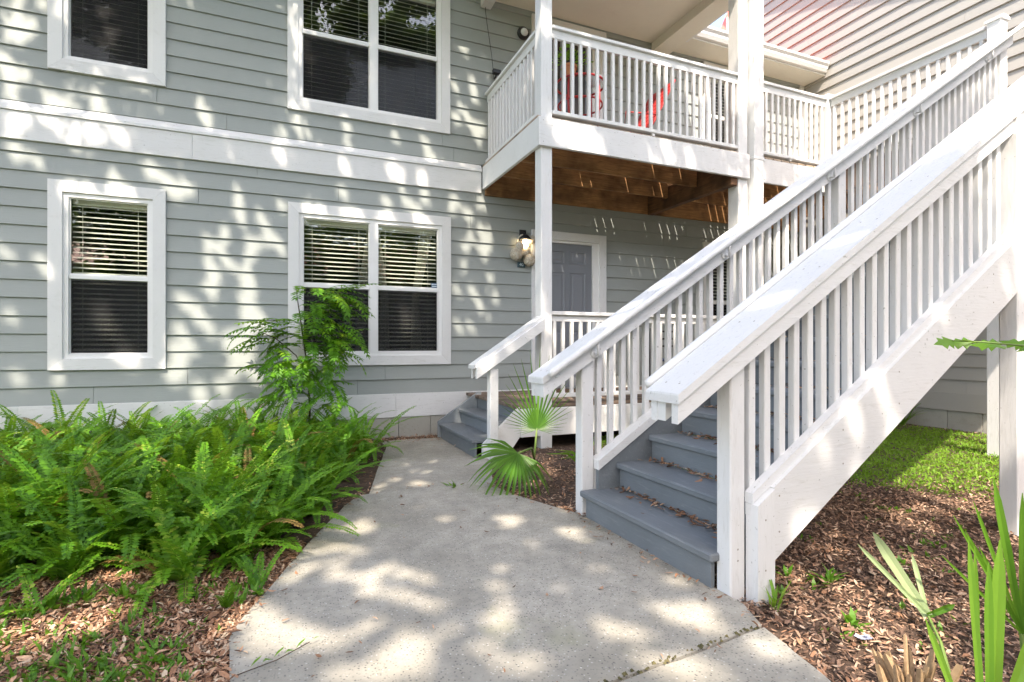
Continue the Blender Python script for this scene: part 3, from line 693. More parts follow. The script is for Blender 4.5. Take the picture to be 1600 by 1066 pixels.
# ------------------------------------------------------------------ small things on the building
lam = thing('wall_lantern', (2.95, 6.66, 2.5), 'lit jar lantern on the wall left of the front door', 'wall lamp')
part('lamp_canopy', MB().lathe([(0, .10), (.03, .10), (.075, .055), (.082, .03), (.078, .03), (0, .045)], (2.965, 6.58, 2.50), 18), M['black'], lam, True)
part('bulb', MB().lathe([(0, .035), (.028, .03), (.045, -.005), (.045, -.04), (.025, -.075), (0, -.085)], (2.965, 6.58, 2.50), 16), M['bulb'], lam, True)
part('lamp_arm', MB().tube([(2.965, 6.665, 2.60), (2.965, 6.62, 2.63), (2.965, 6.58, 2.60)], .011, 8), M['black'], lam)
part('wall_plate', MB().cbox(2.915, 3.015, 6.655, 6.672, 2.52, 2.68, .006), M['black'], lam)
def raffia(c, r, seed):
    rr_ = random.Random(seed); mb = MB()
    import bmesh
    bm = bmesh.new(); bmesh.ops.create_icosphere(bm, subdivisions=2, radius=r * .86)
    mb.add([v.co + Vector(c) for v in bm.verts], [[v.index for v in f.verts] for f in bm.faces]); bm.free()
    for i in range(150):
        d = Vector((rr_.gauss(0, 1), rr_.gauss(0, 1), rr_.gauss(0, 1))).normalized(); t = d.cross(Vector((rr_.random(), rr_.random(), .3))).normalized(); w = r * .09
        p = Vector(c) + d * r * rr_.uniform(.86, 1.03); b = d.cross(t)
        L = r * rr_.uniform(.25, .42)
        mb.add([p - t * L - d * r * .14 - b * w, p - t * L - d * r * .14 + b * w, p + b * w, p - b * w, p + t * L - d * r * .14 - b * w, p + t * L - d * r * .14 + b * w], [(0, 1, 2, 3), (3, 2, 5, 4)])
    return mb
gar = thing('raffia_ball_garland', (2.93, 6.6, 2.55), 'cream raffia ball garland hung over the lit lantern', 'garland')
BALLS = [((2.845, 6.60, 2.335), .083), ((3.035, 6.59, 2.265), .080), ((2.885, 6.58, 2.44), .058), ((3.07, 6.60, 2.545), .055), ((2.985, 6.62, 2.38), .062), ((2.92, 6.62, 2.36), .05)]
for i, (c, r) in enumerate(BALLS): part('raffia_ball', raffia(c, r * 1.12, i), M['raffia'], gar)
part('cord', MB().tube([(2.84, 6.60, 2.40), (2.86, 6.62, 2.52), (2.93, 6.64, 2.60), (3.0, 6.64, 2.61), (3.06, 6.62, 2.56)], .012, 6), M['raffia'], gar)
pq = thing('number_plaque', (2.94, 6.67, 2.205), 'small dark teal number plaque under the lit lantern', 'plaque')
part('plate', MB().cbox(2.887, 3.0, 6.664, 6.674, 2.168, 2.243, .004), M['plaque'], pq)
cu = bpy.data.curves.new('numerals', 'FONT'); cu.body = '40'; cu.size = .062; cu.extrude = .0015; cu.align_x = 'CENTER'; cu.align_y = 'CENTER'
to = bpy.data.objects.new('tmp_numerals', cu); COL.objects.link(to)
dg = bpy.context.evaluated_depsgraph_get(); nm = bpy.data.meshes.new_from_object(to.evaluated_get(dg)); nm.name = 'numerals'; bpy.data.objects.remove(to)
nm.materials.clear(); nm.materials.append(M['pale']); no = link('numerals', nm, pq, (2.945, 6.662, 2.207)); no.rotation_euler = (rad(90), 0, 0)
db = thing('doorbell', (3.155, 6.645, 2.0), 'slim black and white doorbell on the left door trim', 'doorbell')
part('housing', MB().cbox(3.138, 3.172, 6.628, 6.649, 1.94, 2.03, .004), plain('doorbell_white', (.7, .7, .7), .4), db)
part('lens', MB().cbox(3.141, 3.169, 6.622, 6.6275, 1.99, 2.028, .003), M['black'], db)
ul = thing('bulkhead_lamp', (2.97, 6.66, 5.35), 'round black bulkhead lamp beside the upper door', 'wall lamp')
def face_lathe(prof, c, n=18):
    mb = MB().lathe(prof, (0, 0, 0), n); mb.v = [(c[0] + p[0], c[1] - p[2], c[2] + p[1]) for p in mb.v]; return mb
part('housing', face_lathe([(0, 0), (.085, 0), (.085, .035), (.07, .05), (.055, .05), (.055, .03), (0, .03)], (2.97, 6.672, 5.35)), M['black'], ul, False)
part('lens', face_lathe([(.054, .031), (.05, .065), (.03, .08), (0, .085)], (2.97, 6.672, 5.35)), M['china'], ul, True)
fl = thing('flood_lamp', (2.55, 6.66, 4.70), 'small black flood lamp on the wall at the balcony corner', 'wall lamp')
part('housing', MB().cbox(2.50, 2.61, 6.56, 6.62, 4.68, 4.74, .008), M['black'], fl)
part('bracket', MB().tube([(2.555, 6.672, 4.66), (2.555, 6.63, 4.66), (2.555, 6.59, 4.69)], .012, 8), M['black'], fl)
single('hanging_cord', MB().tube([(2.405, 6.64, 5.84), (2.42, 6.64, 5.5), (2.44, 6.64, 5.35), (2.50, 6.63, 4.95), (2.535, 6.62, 4.60), (2.50, 6.62, 4.45)], .004, 5), M['black'], 'thin black cord hanging down the wall beside the balcony', 'cord')
# balcony furniture
tb = thing('bistro_table', (3.35, 5.85, 3.486), 'red round metal bistro table behind the balcony rail', 'table')
def ringm(c, r, z, t, n=36):
    return MB().tube([(c[0] + r * math.cos(2 * math.pi * k / n), c[1] + r * math.sin(2 * math.pi * k / n), z) for k in range(n + 1)], t, 8, False)
TC = (3.33, 5.75)
part('table_rim', ringm(TC, .30, 4.30, .013), M['red'], tb, True)
part('glass_top', MB().lathe([(0, .006), (.295, .006), (.295, 0), (0, 0)], (TC[0], TC[1], 4.302), 36), M['glass'], tb, False)
part('hoop', ringm(TC, .27, 4.05, .011), M['red'], tb, True)
for k in range(4):
    a = k * math.pi / 2 + .5; part('leg', MB().tube([(TC[0] + .26 * math.cos(a), TC[1] + .26 * math.sin(a), 4.29), (TC[0] + .27 * math.cos(a), TC[1] + .27 * math.sin(a), 4.05), (TC[0] + .22 * math.cos(a), TC[1] + .22 * math.sin(a), 3.487)], .013, 8), M['red'], tb, True)
pt = thing('potted_plant', (3.14, 5.68, 4.312), 'leafy green plant in a terracotta pot on the red table', 'potted plant')
part('pot', MB().lathe([(0, 0), (.062, 0), (.085, .12), (.095, .12), (.097, .15), (.085, .15), (.08, .13), (0, .125)], (3.14, 5.68, 4.313), 20), M['terracotta'], pt, False)
lf = MB()
for i in range(90):
    a = R.random() * 6.28; e = R.uniform(.1, 1.3); L = R.uniform(.08, .24); d = Vector((math.cos(a) * math.cos(e), math.sin(a) * math.cos(e), math.sin(e))); b = d.cross(Vector((0, 0, 1))).normalized() * .022
    p = Vector((3.14, 5.68, 4.45)) + d * L; q = p + d * .07 + Vector((0, 0, -.02)); m_ = (p + q) / 2
    lf.add([p, m_ + b, q, m_ - b], [(0, 1, 2, 3)])
part('foliage', lf, M['weed'], pt)
bw = thing('serving_bowl', (3.5, 5.72, 4.312), 'pale china bowl with a cloth on the red table', 'bowl')
part('bowl', MB().lathe([(0, 0), (.05, 0), (.11, .07), (.115, .085), (.105, .085), (.04, .015), (0, .012)], (3.50, 5.70, 4.313), 22), M['china'], bw, True)
ch = thing('folding_lounge_chair', (4.1, 5.75, 3.486), 'red slatted reclining chair on the balcony beside the table', 'chair')
for s in (-1, 1):
    yy = 5.75 + s * .24
    part('side_rail', MB().tube([(3.72, yy, 3.68), (4.12, yy, 3.74), (4.20, yy, 3.82), (4.58, yy, 4.50)], .014, 8), M['red'], ch, True)
    part('leg', MB().tube([(3.78, yy, 3.72), (3.98, yy, 3.488)], .013, 8), M['red'], ch); part('leg', MB().tube([(4.30, yy, 3.98), (4.42, yy, 3.488)], .013, 8), M['red'], ch)
    part('arm', MB().tube([(3.80, yy, 3.72), (3.84, yy, 3.97), (4.32, yy, 4.02)], .012, 8), M['red'], ch, True)
for i in range(6): part('seat_slat', MB().cbox(3.72 + i * .072, 3.78 + i * .072, 5.50, 6.0, 3.695 + i * .010, 3.712 + i * .010, .004), M['red'], ch)
for i in range(9):
    t = .08 + i / 9.5; cx, cz = 4.20 + .38 * t, 3.82 + .68 * t
    part('back_slat', MB().prism([(cx - .018, cz - .028), (cx + .014, cz + .032), (cx + .002, cz + .04), (cx - .03, cz - .02)], 5.50, 6.0, 'y'), M['red'], ch)
pc = thing('patio_chair', (4.75, 5.75, .496), 'black metal patio chair on the porch behind the rail', 'chair')
for sx in (-1, 1):
    for sy in (-1, 1): part('leg', MB().tube([(4.75 + sx * .21, 5.75 + sy * .2, .93 if sy < 0 else 1.34), (4.75 + sx * .22, 5.75 + sy * .22, .497)], .016, 8), M['black'], pc)
part('seat', MB().cbox(4.53, 4.97, 5.54, 5.97, .90, .935, .01), plain('navy_cushion', (.03, .045, .09), .8), pc)
for z in (1.10, 1.20, 1.30): part('back_rail', MB().tube([(4.54, 5.95, z), (4.96, 5.95, z)], .013, 8), M['black'], pc)
mt = single('door_mat', MB().cbox(3.3, 4.05, 6.05, 6.5, .497, .512, .004), plain('coir_mat', (.20, .11, .06), .95), 'brown coir mat on the porch in front of the grey door', 'mat')

# ------------------------------------------------------------------ plants
def frond_geo(mb, base, az, lean, L, n, width, droop, twist=0, rnd=R):
    """sword fern frond: a curved rachis with two rows of leaflets"""
    p = Vector(base); el = lean; pts = []; dirs = []
    seg = L / n; h = Vector((math.cos(az), math.sin(az), 0)); side = Vector((-math.sin(az), math.cos(az), 0))
    sd = twist
    for i in range(n + 1):
        d = (h * math.cos(el) + Vector((0, 0, math.sin(el))) + side * sd).normalized(); pts.append(p.copy()); dirs.append(d); p = p + d * seg; el -= droop / n * (1 + i / n * 1.2); sd += twist / n
    step = 3
    for i in range(0, n, step):
        j = min(n, i + step); w0 = .0028 * (1 - i / n) + .0008; w1 = .0028 * (1 - j / n) + .0006
        mb.add([pts[i] - side * w0, pts[i] + side * w0, pts[j] + side * w1, pts[j] - side * w1], [(0, 1, 2, 3)])
    for i in range(2, n):
        t = i / n; w = width * min(1, t * 5) ** .7 * (1 - t) ** .42 * (1 + rnd.uniform(-.1, .1)) + .004
        d = dirs[i]; s = d.cross(Vector((0, 0, 1)));  s = (s.normalized() if s.length > .1 else side); u = s.cross(d)
        for sg in (-1, 1):
            v = (s * sg + d * rnd.uniform(.2, .4) + u * rnd.uniform(.02, .3)).normalized(); b = d * seg * .66
            a = pts[i]; tip = a + v * w - Vector((0, 0, .18 * w)); md = a + v * w * .5 - Vector((0, 0, .04 * w))
            mb.add([a - b * .5, md - b, tip, md + b], [(0, 1, 2, 3)])
FERN = []
M['deadfern'] = leafmat('withered_fern_leaf', (.16, .09, .03), (.30, .19, .06), (.42, .34, .10), .25, .7)
rf_ = random.Random(3)
for v in range(7):
    mb = MB(); nf = rf_.randint(17, 23)
    for i in range(nf):
        az = 2 * math.pi * i / nf + rf_.uniform(-.3, .3); L = rf_.uniform(.40, .70)
        frond_geo(mb, (rf_.gauss(0, .03), rf_.gauss(0, .03), 0), az, (rf_.uniform(1.05, 1.5) if i % 3 else rf_.uniform(.7, 1.1)), L * (1.12 if i % 3 else .85), int(L / .0175), rf_.uniform(.046, .064), rf_.uniform(.5, 1.5), rf_.uniform(-.35, .35), rf_)
        if i == nf - 2: nb = len(mb.f)
    me = mb.mesh('fern', M['fern'], fix=False); me.materials.append(M['deadfern'])
    if v % 2 == 0:
        for p_ in me.polygons[nb:]: p_.material_index = 1
    FERN.append(me)
SMALL = []
for v in range(2):
    mb = MB()
    for i in range(5): frond_geo(mb, (0, 0, 0), rf_.random() * 6.28, rf_.uniform(.7, 1.35), rf_.uniform(.14, .24), 16, .026, .5, 0, rf_)
    SMALL.append(mb.mesh('fern', M['fern'], fix=False))
FB = [(-5.2, 3.2), (-1.9, 3.15), (-1.15, 3.05), (-.93, 3.02), (-.68, 3.03), (-.40, 2.92), (-.20, 2.98), (-.02, 3.35), (.22, 3.85), (.42, 4.4), (.66, 5.2), (.84, 5.9), (.75, 6.42), (-5.2, 6.45)]
def inside(x, y, poly):
    r = False
    for i in range(len(poly)):
        (a, b), (c, d) = poly[i - 1], poly[i]
        if (b > y) != (d > y) and x < (c - a) * (y - b) / (d - b) + a: r = not r
    return r
pts = []; tries = 0
while tries < 9000 and len(pts) < 245:
    tries += 1; x, y = R.uniform(-5.2, .8), R.uniform(2.9, 6.45)
    if inside(x, y, FB) and all((x - a) ** 2 + (y - b) ** 2 > .195 ** 2 for a, b in pts): pts.append((x, y))
for x, y in pts:
    o = link('fern', R.choice(FERN), None, (x, y, hgt(x, y) - .01)); o.rotation_euler = (R.uniform(-.1, .1), R.uniform(-.1, .1), R.random() * 6.28)
    k = R.uniform(.85, 1.2) * (.85 if y < 3.3 else 1) * (1.0 if x < .2 else .9) * (1.02 if y > 5 else 1); o.scale = (k, k, k * R.uniform(.85, 1.15))
    tag(o, 'bright green sword fern crowded into the bed along the wall', 'fern', 'sword ferns crowding the bed under the windows')
for (x, y, k, lb_) in [(-.95, 2.78, 1.2, 'small young fern in the leaf litter at the bed edge, left'), (-.55, 2.75, .8, 'single upright fern shoot in the leaf litter, middle of three'), (-.24, 2.62, .9, 'tiny fern seedling in the leaf litter near the path edge'), (-.12, 2.72, 1.1, 'short fern sprig touching the path edge')]:
    o = link('fern', R.choice(SMALL), None, (x, y, hgt(x, y))); o.scale = (k, k, k); o.rotation_euler.z = R.random() * 6; tag(o, lb_, 'fern', 'young ferns at the edge of the bed')
# pale fern tip seen sunlit near the wall is one of the ferns. Pinnate sapling before the wide window
sap = thing('sapling', (.22, 6.3, 0), 'feathery pinnate leaved sapling rising from the ferns before the window', 'sapling')
def compound(base, az, el, L, pairs, droop, ll):
    mb = MB(); p = Vector(base); seg = L / pairs; h = Vector((math.cos(az), math.sin(az), 0)); side = Vector((-math.sin(az), math.cos(az), 0)); pts_ = [p.copy()]
    for i in range(pairs):
        d = h * math.cos(el) + Vector((0, 0, math.sin(el))); q = p + d * seg; el -= droop / pairs
        up = side.cross(d) * -1
        t = (i + 1) / pairs; k = ll * (1 - .45 * abs(t - .45) * 1.3)
        for sg in (-1, 1) if i < pairs - 1 else (-1, 0, 1):
            v = ((side * sg + d * (.55 if sg else 1)).normalized() + Vector((0, 0, R.uniform(-.3, .05)))).normalized(); b = v.cross(up).normalized() * k * .20
            a = q; m1 = a + v * k * .4; tip = a + v * k - Vector((0, 0, k * .12))
            mb.add([a, m1 + b, tip, m1 - b, m1 - up * k * .04], [(0, 4, 1), (1, 4, 2), (2, 4, 3), (3, 4, 0)])
        p = q; pts_.append(p.copy())
    mb.tube(pts_[::2] + [pts_[-1]], .0022, 4, False); return mb
stm = [(.22, 6.3, -.03), (.24, 6.27, .4), (.22, 6.24, .8), (.17, 6.22, 1.2), (.12, 6.22, 1.55), (.10, 6.22, 1.72)]
part('stem', MB().tube(stm, [.012, .011, .010, .008, .006, .003], 7), M['twig'], sap, True)
part('branch', MB().tube([(.21, 6.25, .75), (.10, 6.2, 1.0), (-.1, 6.15, 1.18), (-.25, 6.15, 1.25)], [.007, .006, .005, .003], 6), M['twig'], sap, True)
part('branch', MB().tube([(.18, 6.23, 1.15), (.34, 6.15, 1.42), (.48, 6.12, 1.52)], [.006, .005, .003], 6), M['twig'], sap, True)
rs_ = random.Random(11)
for i in range(185):
    t = rs_.random()
    if i < 88:   # right hand mass
        b = (.10 + .42 * rs_.random(), 6.2 - .15 * rs_.random(), 1.05 + .66 * t); az = rs_.choice((0, 0, -.5, .3, -1.0, -1.6)) + rs_.uniform(-.4, .4); el = rs_.uniform(-.2, .75); L = rs_.uniform(.32, .52)
    elif i < 122:  # left hand mass
        b = (.2 - .42 * rs_.random(), 6.2 - .1 * rs_.random(), .85 + .5 * t); az = math.pi + rs_.uniform(-.9, .6); el = rs_.uniform(-.1, .6); L = rs_.uniform(.26, .44)
    else:
        b = (.2 + .6 * (rs_.random() - .5), 6.15, .45 + .6 * t); az = rs_.uniform(-3, 0.2); el = rs_.uniform(-.3, .5); L = rs_.uniform(.25, .38)
    part('compound_leaf', compound(b, az, el, L, rs_.randint(9, 12), rs_.uniform(.6, 1.5), rs_.uniform(.075, .105)), M['pinnate'], sap)
# palmettos
def fan(hub, axis_, normal, Rr, n, spread, short=.5, bend=.25, seed=1, fuse=.42, pw=1.6):
    rr_ = random.Random(seed); mb = MB(); A = Vector(axis_).normalized(); N = Vector(normal); N = (N - A * N.dot(A)).normalized(); B = A.cross(N); hub = Vector(hub)
    for i in range(n):
        th = (i / (n - 1) - .5) * spread; L = Rr * (1 - (1 - short) * abs(th / (spread / 2)) ** pw) * rr_.uniform(.92, 1.05)
        d = A * math.cos(th) + B * math.sin(th); s = B * math.cos(th) - A * math.sin(th); prev = None; dth = spread / (n - 1)
        bd = bend * rr_.uniform(.6, 1.5); vs = []
        for j, t in enumerate((.02, .2, fuse, .62, .82, 1.0)):
            w = t * L * math.tan(dth / 2) * 1.0 if t <= fuse else fuse * L * math.tan(dth / 2) * (1 - ((t - fuse) / (1 - fuse)) ** 1.3) + .0006
            c = hub + d * L * t - N * (bd * L * max(0, t - .25) ** 2) - Vector((0, 0, bd * .5 * L * max(0, t - .4) ** 2)); fold = w * .45
            vs += [c - s * w + N * fold, c, c + s * w + N * fold]
        fs = []
        for j in range(5):
            a = 3 * j; fs += [(a, a + 1, a + 4, a + 3), (a + 1, a + 2, a + 5, a + 4)]
        mb.add(vs, fs)
    return mb
pal = thing('palmetto', (2.0, 4.25, 0), 'upright green palmetto fan growing in the mulch beside the porch steps', 'palmetto')
part('stalk', MB().tube([(2.0, 4.28, -.02), (2.01, 4.25, .2), (2.012, 4.22, .385)], [.012, .010, .008], 7), M['stem'], pal, True)
part('frond', fan((2.012, 4.215, .375), (.03, .12, 1), (-.4, -1, .1), .76, 30, rad(215), .20, .07, 4, .24, .75), M['palm'], pal)
pal2 = thing('palmetto', (2.0, 4.2, 0), 'drooping dark palmetto fan lying over the edge of the concrete path', 'palmetto')
part('stalk', MB().tube([(2.02, 4.22, .0), (1.86, 4.0, .26), (1.66, 3.82, .27)], [.011, .009, .008], 7), M['stem'], pal2, True)
part('frond', fan((1.66, 3.82, .27), (-.75, -.45, -.42), (-.1, -.65, .75), .43, 26, rad(200), .75, .55, 9, .5), M['palm'], pal2)
pal3 = thing('palmetto', (2.45, 4.2, 0), 'thin bladed young palmetto beside the left stair post', 'palmetto')
bl = MB()
for i in range(11):
    a = R.uniform(2.2, 4.6); b0 = Vector((2.42, 4.05, .0)); d = Vector((math.cos(a) * .7, math.sin(a) * .3, R.uniform(.5, 1.3))).normalized(); L = R.uniform(.3, .5); w = d.cross(Vector((0, 1, 0))).normalized() * .008
    p1 = b0 + d * L * .6; p2 = b0 + d * L + Vector((d.x * .12, 0, -.10)); bl.add([b0 - w * .5, b0 + w * .5, p1 + w, p1 - w, p2], [(0, 1, 2, 3), (3, 2, 4)])
part('blade', bl, M['palm'], pal3)
# foreground right: strap leaves, cut frond, dry stump, leafy twig
def ribbon(b0, tip, w, bow, nrm=(-.8, -.6, 0), k=7):
    mb = MB(); b0 = Vector(b0); tip = Vector(tip); d = tip - b0; s = d.cross(Vector(nrm)).normalized(); N = Vector(nrm).normalized(); vs = []
    for i in range(k + 1):
        t = i / k; ww = w * (.85 + .25 * t) * (1 - max(0, t - .72) ** 2 * 11.5) ; ww = max(ww, .0008)
        c = b0 + d * t + Vector(bow) * (t * t - t) * -1; vs += [c - s * ww + N * ww * .35, c, c + s * ww + N * ww * .35]
    fs = []
    for i in range(k): a = 3 * i; fs += [(a, a + 1, a + 4, a + 3), (a + 1, a + 2, a + 5, a + 4)]
    return mb.add(vs, fs)
sp_ = thing('strap_leaf_plant', (1.82, .85, 0), 'tall light green strap leaves in the right foreground', 'plant')
for b0, tip, w in [((1.80, .87, -.02), (1.755, .885, .56), .009), ((1.80, .88, -.02), (1.775, .88, .54), .007), ((1.81, .86, -.02), (1.80, .86, .50), .010), ((1.82, .86, -.02), (1.835, .85, .56), .0155), ((1.80, .85, -.02), (1.93, .80, .36), .0165), ((1.80, .9, -.02), (1.73, .98, .30), .009)]:
    part('blade', ribbon(b0, tip, w, (R.uniform(-.01, .01), 0, .0)), M['strap'], sp_)
dk = thing('strap_leaf_plant', (2.35, 1.05, 0), 'dark narrow leaved palm at the right edge behind the strap leaves', 'plant')
hubd = Vector((2.36, 1.03, .10))
part('stalk', MB().tube([(2.36, 1.02, -.03), tuple(hubd)], .010, 7), M['stem'], dk)
for dx, z, w in [(-.10, .60, .012), (-.17, .52, .006), (-.20, .42, .006), (-.24, .47, .005), (.0, .55, .010), (-.15, .36, .006), (.06, .5, .012), (-.28, .33, .005), (-.06, .44, .008)]:
    part('blade', ribbon(hubd, hubd + Vector((dx * .9, -dx * .4, z - .06)), w, (0, 0, 0)), M['palm'], dk)
cf = thing('cut_palm_frond', (2.3, 1.3, 0), 'pale green palm frond with clipped tips beside the dry stump', 'palm frond')
hubc = Vector((2.316, 1.303, .045))
part('stalk', MB().tube([(2.0, 1.05, -.01), (2.17, 1.18, .035), tuple(hubc)], .006, 6), M['stem'], cf)
for tip, w in [((2.355, 1.61, .215), .010), ((2.47, 1.617, .25), .021), ((2.473, 1.454, .21), .009), ((2.36, 1.235, .11), .012)]:
    part('blade', ribbon(hubc, tip, w, (0, 0, .0)), M['paleleaf'] if tip[1] > 1.3 else M['palm'], cf)
stp = thing('palm_stump', (1.93, 1.08, 0), 'dry frayed tan palm stump at the bottom right', 'stump')
for i in range(26):
    a = R.random() * 6.28; r0 = R.uniform(.01, .075); b0 = Vector((1.885 + r0 * math.cos(a), 1.11 + r0 * math.sin(a), -.04)); o_ = Vector((math.cos(a) * R.uniform(.1, .55), math.sin(a) * R.uniform(.1, .5), 1)).normalized(); L = R.uniform(.07, .17)
    w = R.uniform(.006, .017); s = o_.cross(Vector((-.8, -.6, 0))).normalized() * w; n_ = s.cross(o_).normalized() * w * .5; t_ = b0 + o_ * L
    part('husk', MB().add([b0 - s, b0 + n_, b0 + s, b0 - n_, t_ - s * .8, t_ + n_ + o_ * .01, t_ + s * .5 - o_ * .01, t_ - n_], [(0, 1, 5, 4), (1, 2, 6, 5), (2, 3, 7, 6), (3, 0, 4, 7), (4, 5, 6, 7)]), M['drypalm'], stp)
tw = thing('shrub', (2.95, 1.0, 0), 'leafy green twig reaching in from the right edge', 'shrub')
part('stem', MB().tube([(2.98, 1.02, -.05), (2.95, 1.04, .6), (2.86, 1.08, 1.06), (2.62, 1.12, 1.10), (2.40, 1.16, 1.115), (2.26, 1.19, 1.12)], [.012, .009, .006, .004, .003, .0015], 7), M['stem'], tw, True)
def lobed(c, d, L, up=(0, 0, 1)):
    d = Vector(d).normalized(); s = d.cross(Vector(up)).normalized(); n_ = s.cross(d); c = Vector(c)
    ol = [(0, 0), (.18, .16), (.30, .34), (.40, .16), (.58, .30), (.68, .12), (1, 0), (.68, -.12), (.58, -.30), (.40, -.16), (.30, -.34), (.18, -.16)]
    vs = [c + d * L * u + s * L * v - n_ * L * .18 * abs(v) - Vector((0, 0, L * .1 * u * u)) for u, v in ol]; k = len(ol)
    return MB().add(vs + [c + d * L * .45], [(i, (i + 1) % k, k) for i in range(k)])
for c, d, L in [((2.28, 1.19, 1.12), (-1, .2, -.05), .10), ((2.33, 1.18, 1.118), (-.8, -.6, .1), .10), ((2.36, 1.17, 1.115), (-.6, .7, .0), .09), ((2.45, 1.16, 1.11), (-.7, -.7, -.1), .11), ((2.5, 1.15, 1.108), (-.4, .9, .05), .10), ((2.58, 1.13, 1.10), (-.5, -.8, -.25), .11), ((2.62, 1.12, 1.10), (-.2, .9, .3), .10), ((2.72, 1.1, 1.085), (-.2, -1, -.1), .11), ((2.75, 1.1, 1.08), (-.5, .7, -.5), .1)]:
    part('leaf', lobed(c, d, L, (-.55, -.6, .65)), M['weed'], tw)
def blades(mb, x, y, n, L, w, spread=.6, rr_=R):
    for i in range(n):
        a = rr_.random() * 6.28; e = rr_.uniform(spread, 1.45); d = Vector((math.cos(a) * math.cos(e), math.sin(a) * math.cos(e), math.sin(e))); l_ = L * rr_.uniform(.5, 1.1); s = Vector((-math.sin(a), math.cos(a), 0)) * w
        b = Vector((x + rr_.gauss(0, .012), y + rr_.gauss(0, .012), hgt(x, y) - .005)); m_ = b + d * l_ * .55; t_ = b + d * l_ + Vector((math.cos(a), math.sin(a), -.6)) * l_ * .18
        mb.add([b - s * .6, b + s * .6, m_ + s, m_ - s, t_], [(0, 1, 2, 3), (3, 2, 4)])
def weed(x, y, n, L, w, label, spread=.5):
    mb = MB(); blades(mb, x, y, n, L, w, spread); tag(part('weed', mb, M['weed'], None, loc=(x, y, hgt(x, y))), label, 'weed', 'weeds in the litter')
weed(1.22, 4.06, 26, .11, .010, 'leafy weed growing at the step between two path slabs', .2)
weed(1.93, 1.68, 14, .16, .006, 'thin weed climbing the foot of the right stair post', .9)
weed(8.1, 4.9, 40, .5, .010, 'dark grass tuft against the far foundation under the stairs', .5)
weed(2.35, 1.75, 14, .10, .012, 'bright little weed in the mulch near the stair foot', .2)
weed(2.1, 1.45, 16, .09, .012, 'broad leaved weed beside the pale scrap in the mulch', .1)
wd = MB(); rw = random.Random(5)
for i in range(420):
    x = rw.uniform(-1.25, -.12); y = rw.uniform(1.85, 2.85)
    if x > -.6 and rw.random() < .62 and y > 2.15: continue
    if mnoise.noise(Vector((x * 2.2, y * 2.2, 4))) < -.12: continue
    blades(wd, x, y, rw.randint(6, 14), rw.uniform(.05, .13), rw.uniform(.004, .010), .25, rw)
for i in range(300):
    x = rw.uniform(-1.15, -.25); y = rw.uniform(1.7, 2.62)
    if rw.random() < sm(-.75, -.25, x) * .75: continue
    blades(wd, x, y, rw.randint(4, 9), rw.uniform(.04, .10), rw.uniform(.004, .009), .2, rw)
for i in range(130):
    x = rw.uniform(1.9, 5.0); y = rw.uniform(1.0, 3.0); blades(wd, x, y, rw.randint(4, 8), rw.uniform(.03, .07), rw.uniform(.005, .012), .15, rw)
single('weeds', wd, M['weed'], 'scattered low green weeds and grass in the leaf litter', 'weeds', None, 'stuff', False, (0, 0, 0))
tg = thing('fallen_twig', (-.02, 2.03, 0), 'fallen twig with small green leaves on the path edge', 'twig')
part('stem', MB().tube([(-.16, 2.0, .004), (-.03, 2.03, .012), (.08, 2.11, .010)], .0017, 5), M['twig'], tg)
for t, s in ((.2, 1), (.35, -1), (.5, 1), (.65, -1), (.8, 1), (1, 0)):
    b = Vector((-.16 + .24 * t, 2.0 + .10 * t, .012)); part('leaf', MB().add([b, b + Vector((.02 + .01 * s, .012 * s + .012, .012)), b + Vector((.035, .03 * s + .012, .012)), b + Vector((.012, .014 * s, .012))], [(0, 1, 2, 3)]), M['weed'], tg)
sc_ = MB(); 
for i in range(7):
    a = R.random() * 6; c = Vector((2.03 + R.uniform(-.03, .03), 1.36 + R.uniform(-.015, .015), hgt(2, 1.36) + .015)); sc_.add([c + Vector((.014 * math.cos(a + q * 1.57), .014 * math.sin(a + q * 1.57), .005 + .013 * R.random())) for q in range(4)], [(0, 1, 2, 3)])
single('litter_scrap', sc_, plain('bluish_white_film', (.36, .39, .50), .4), 'crumpled bluish white scrap lying in the mulch', 'scrap')

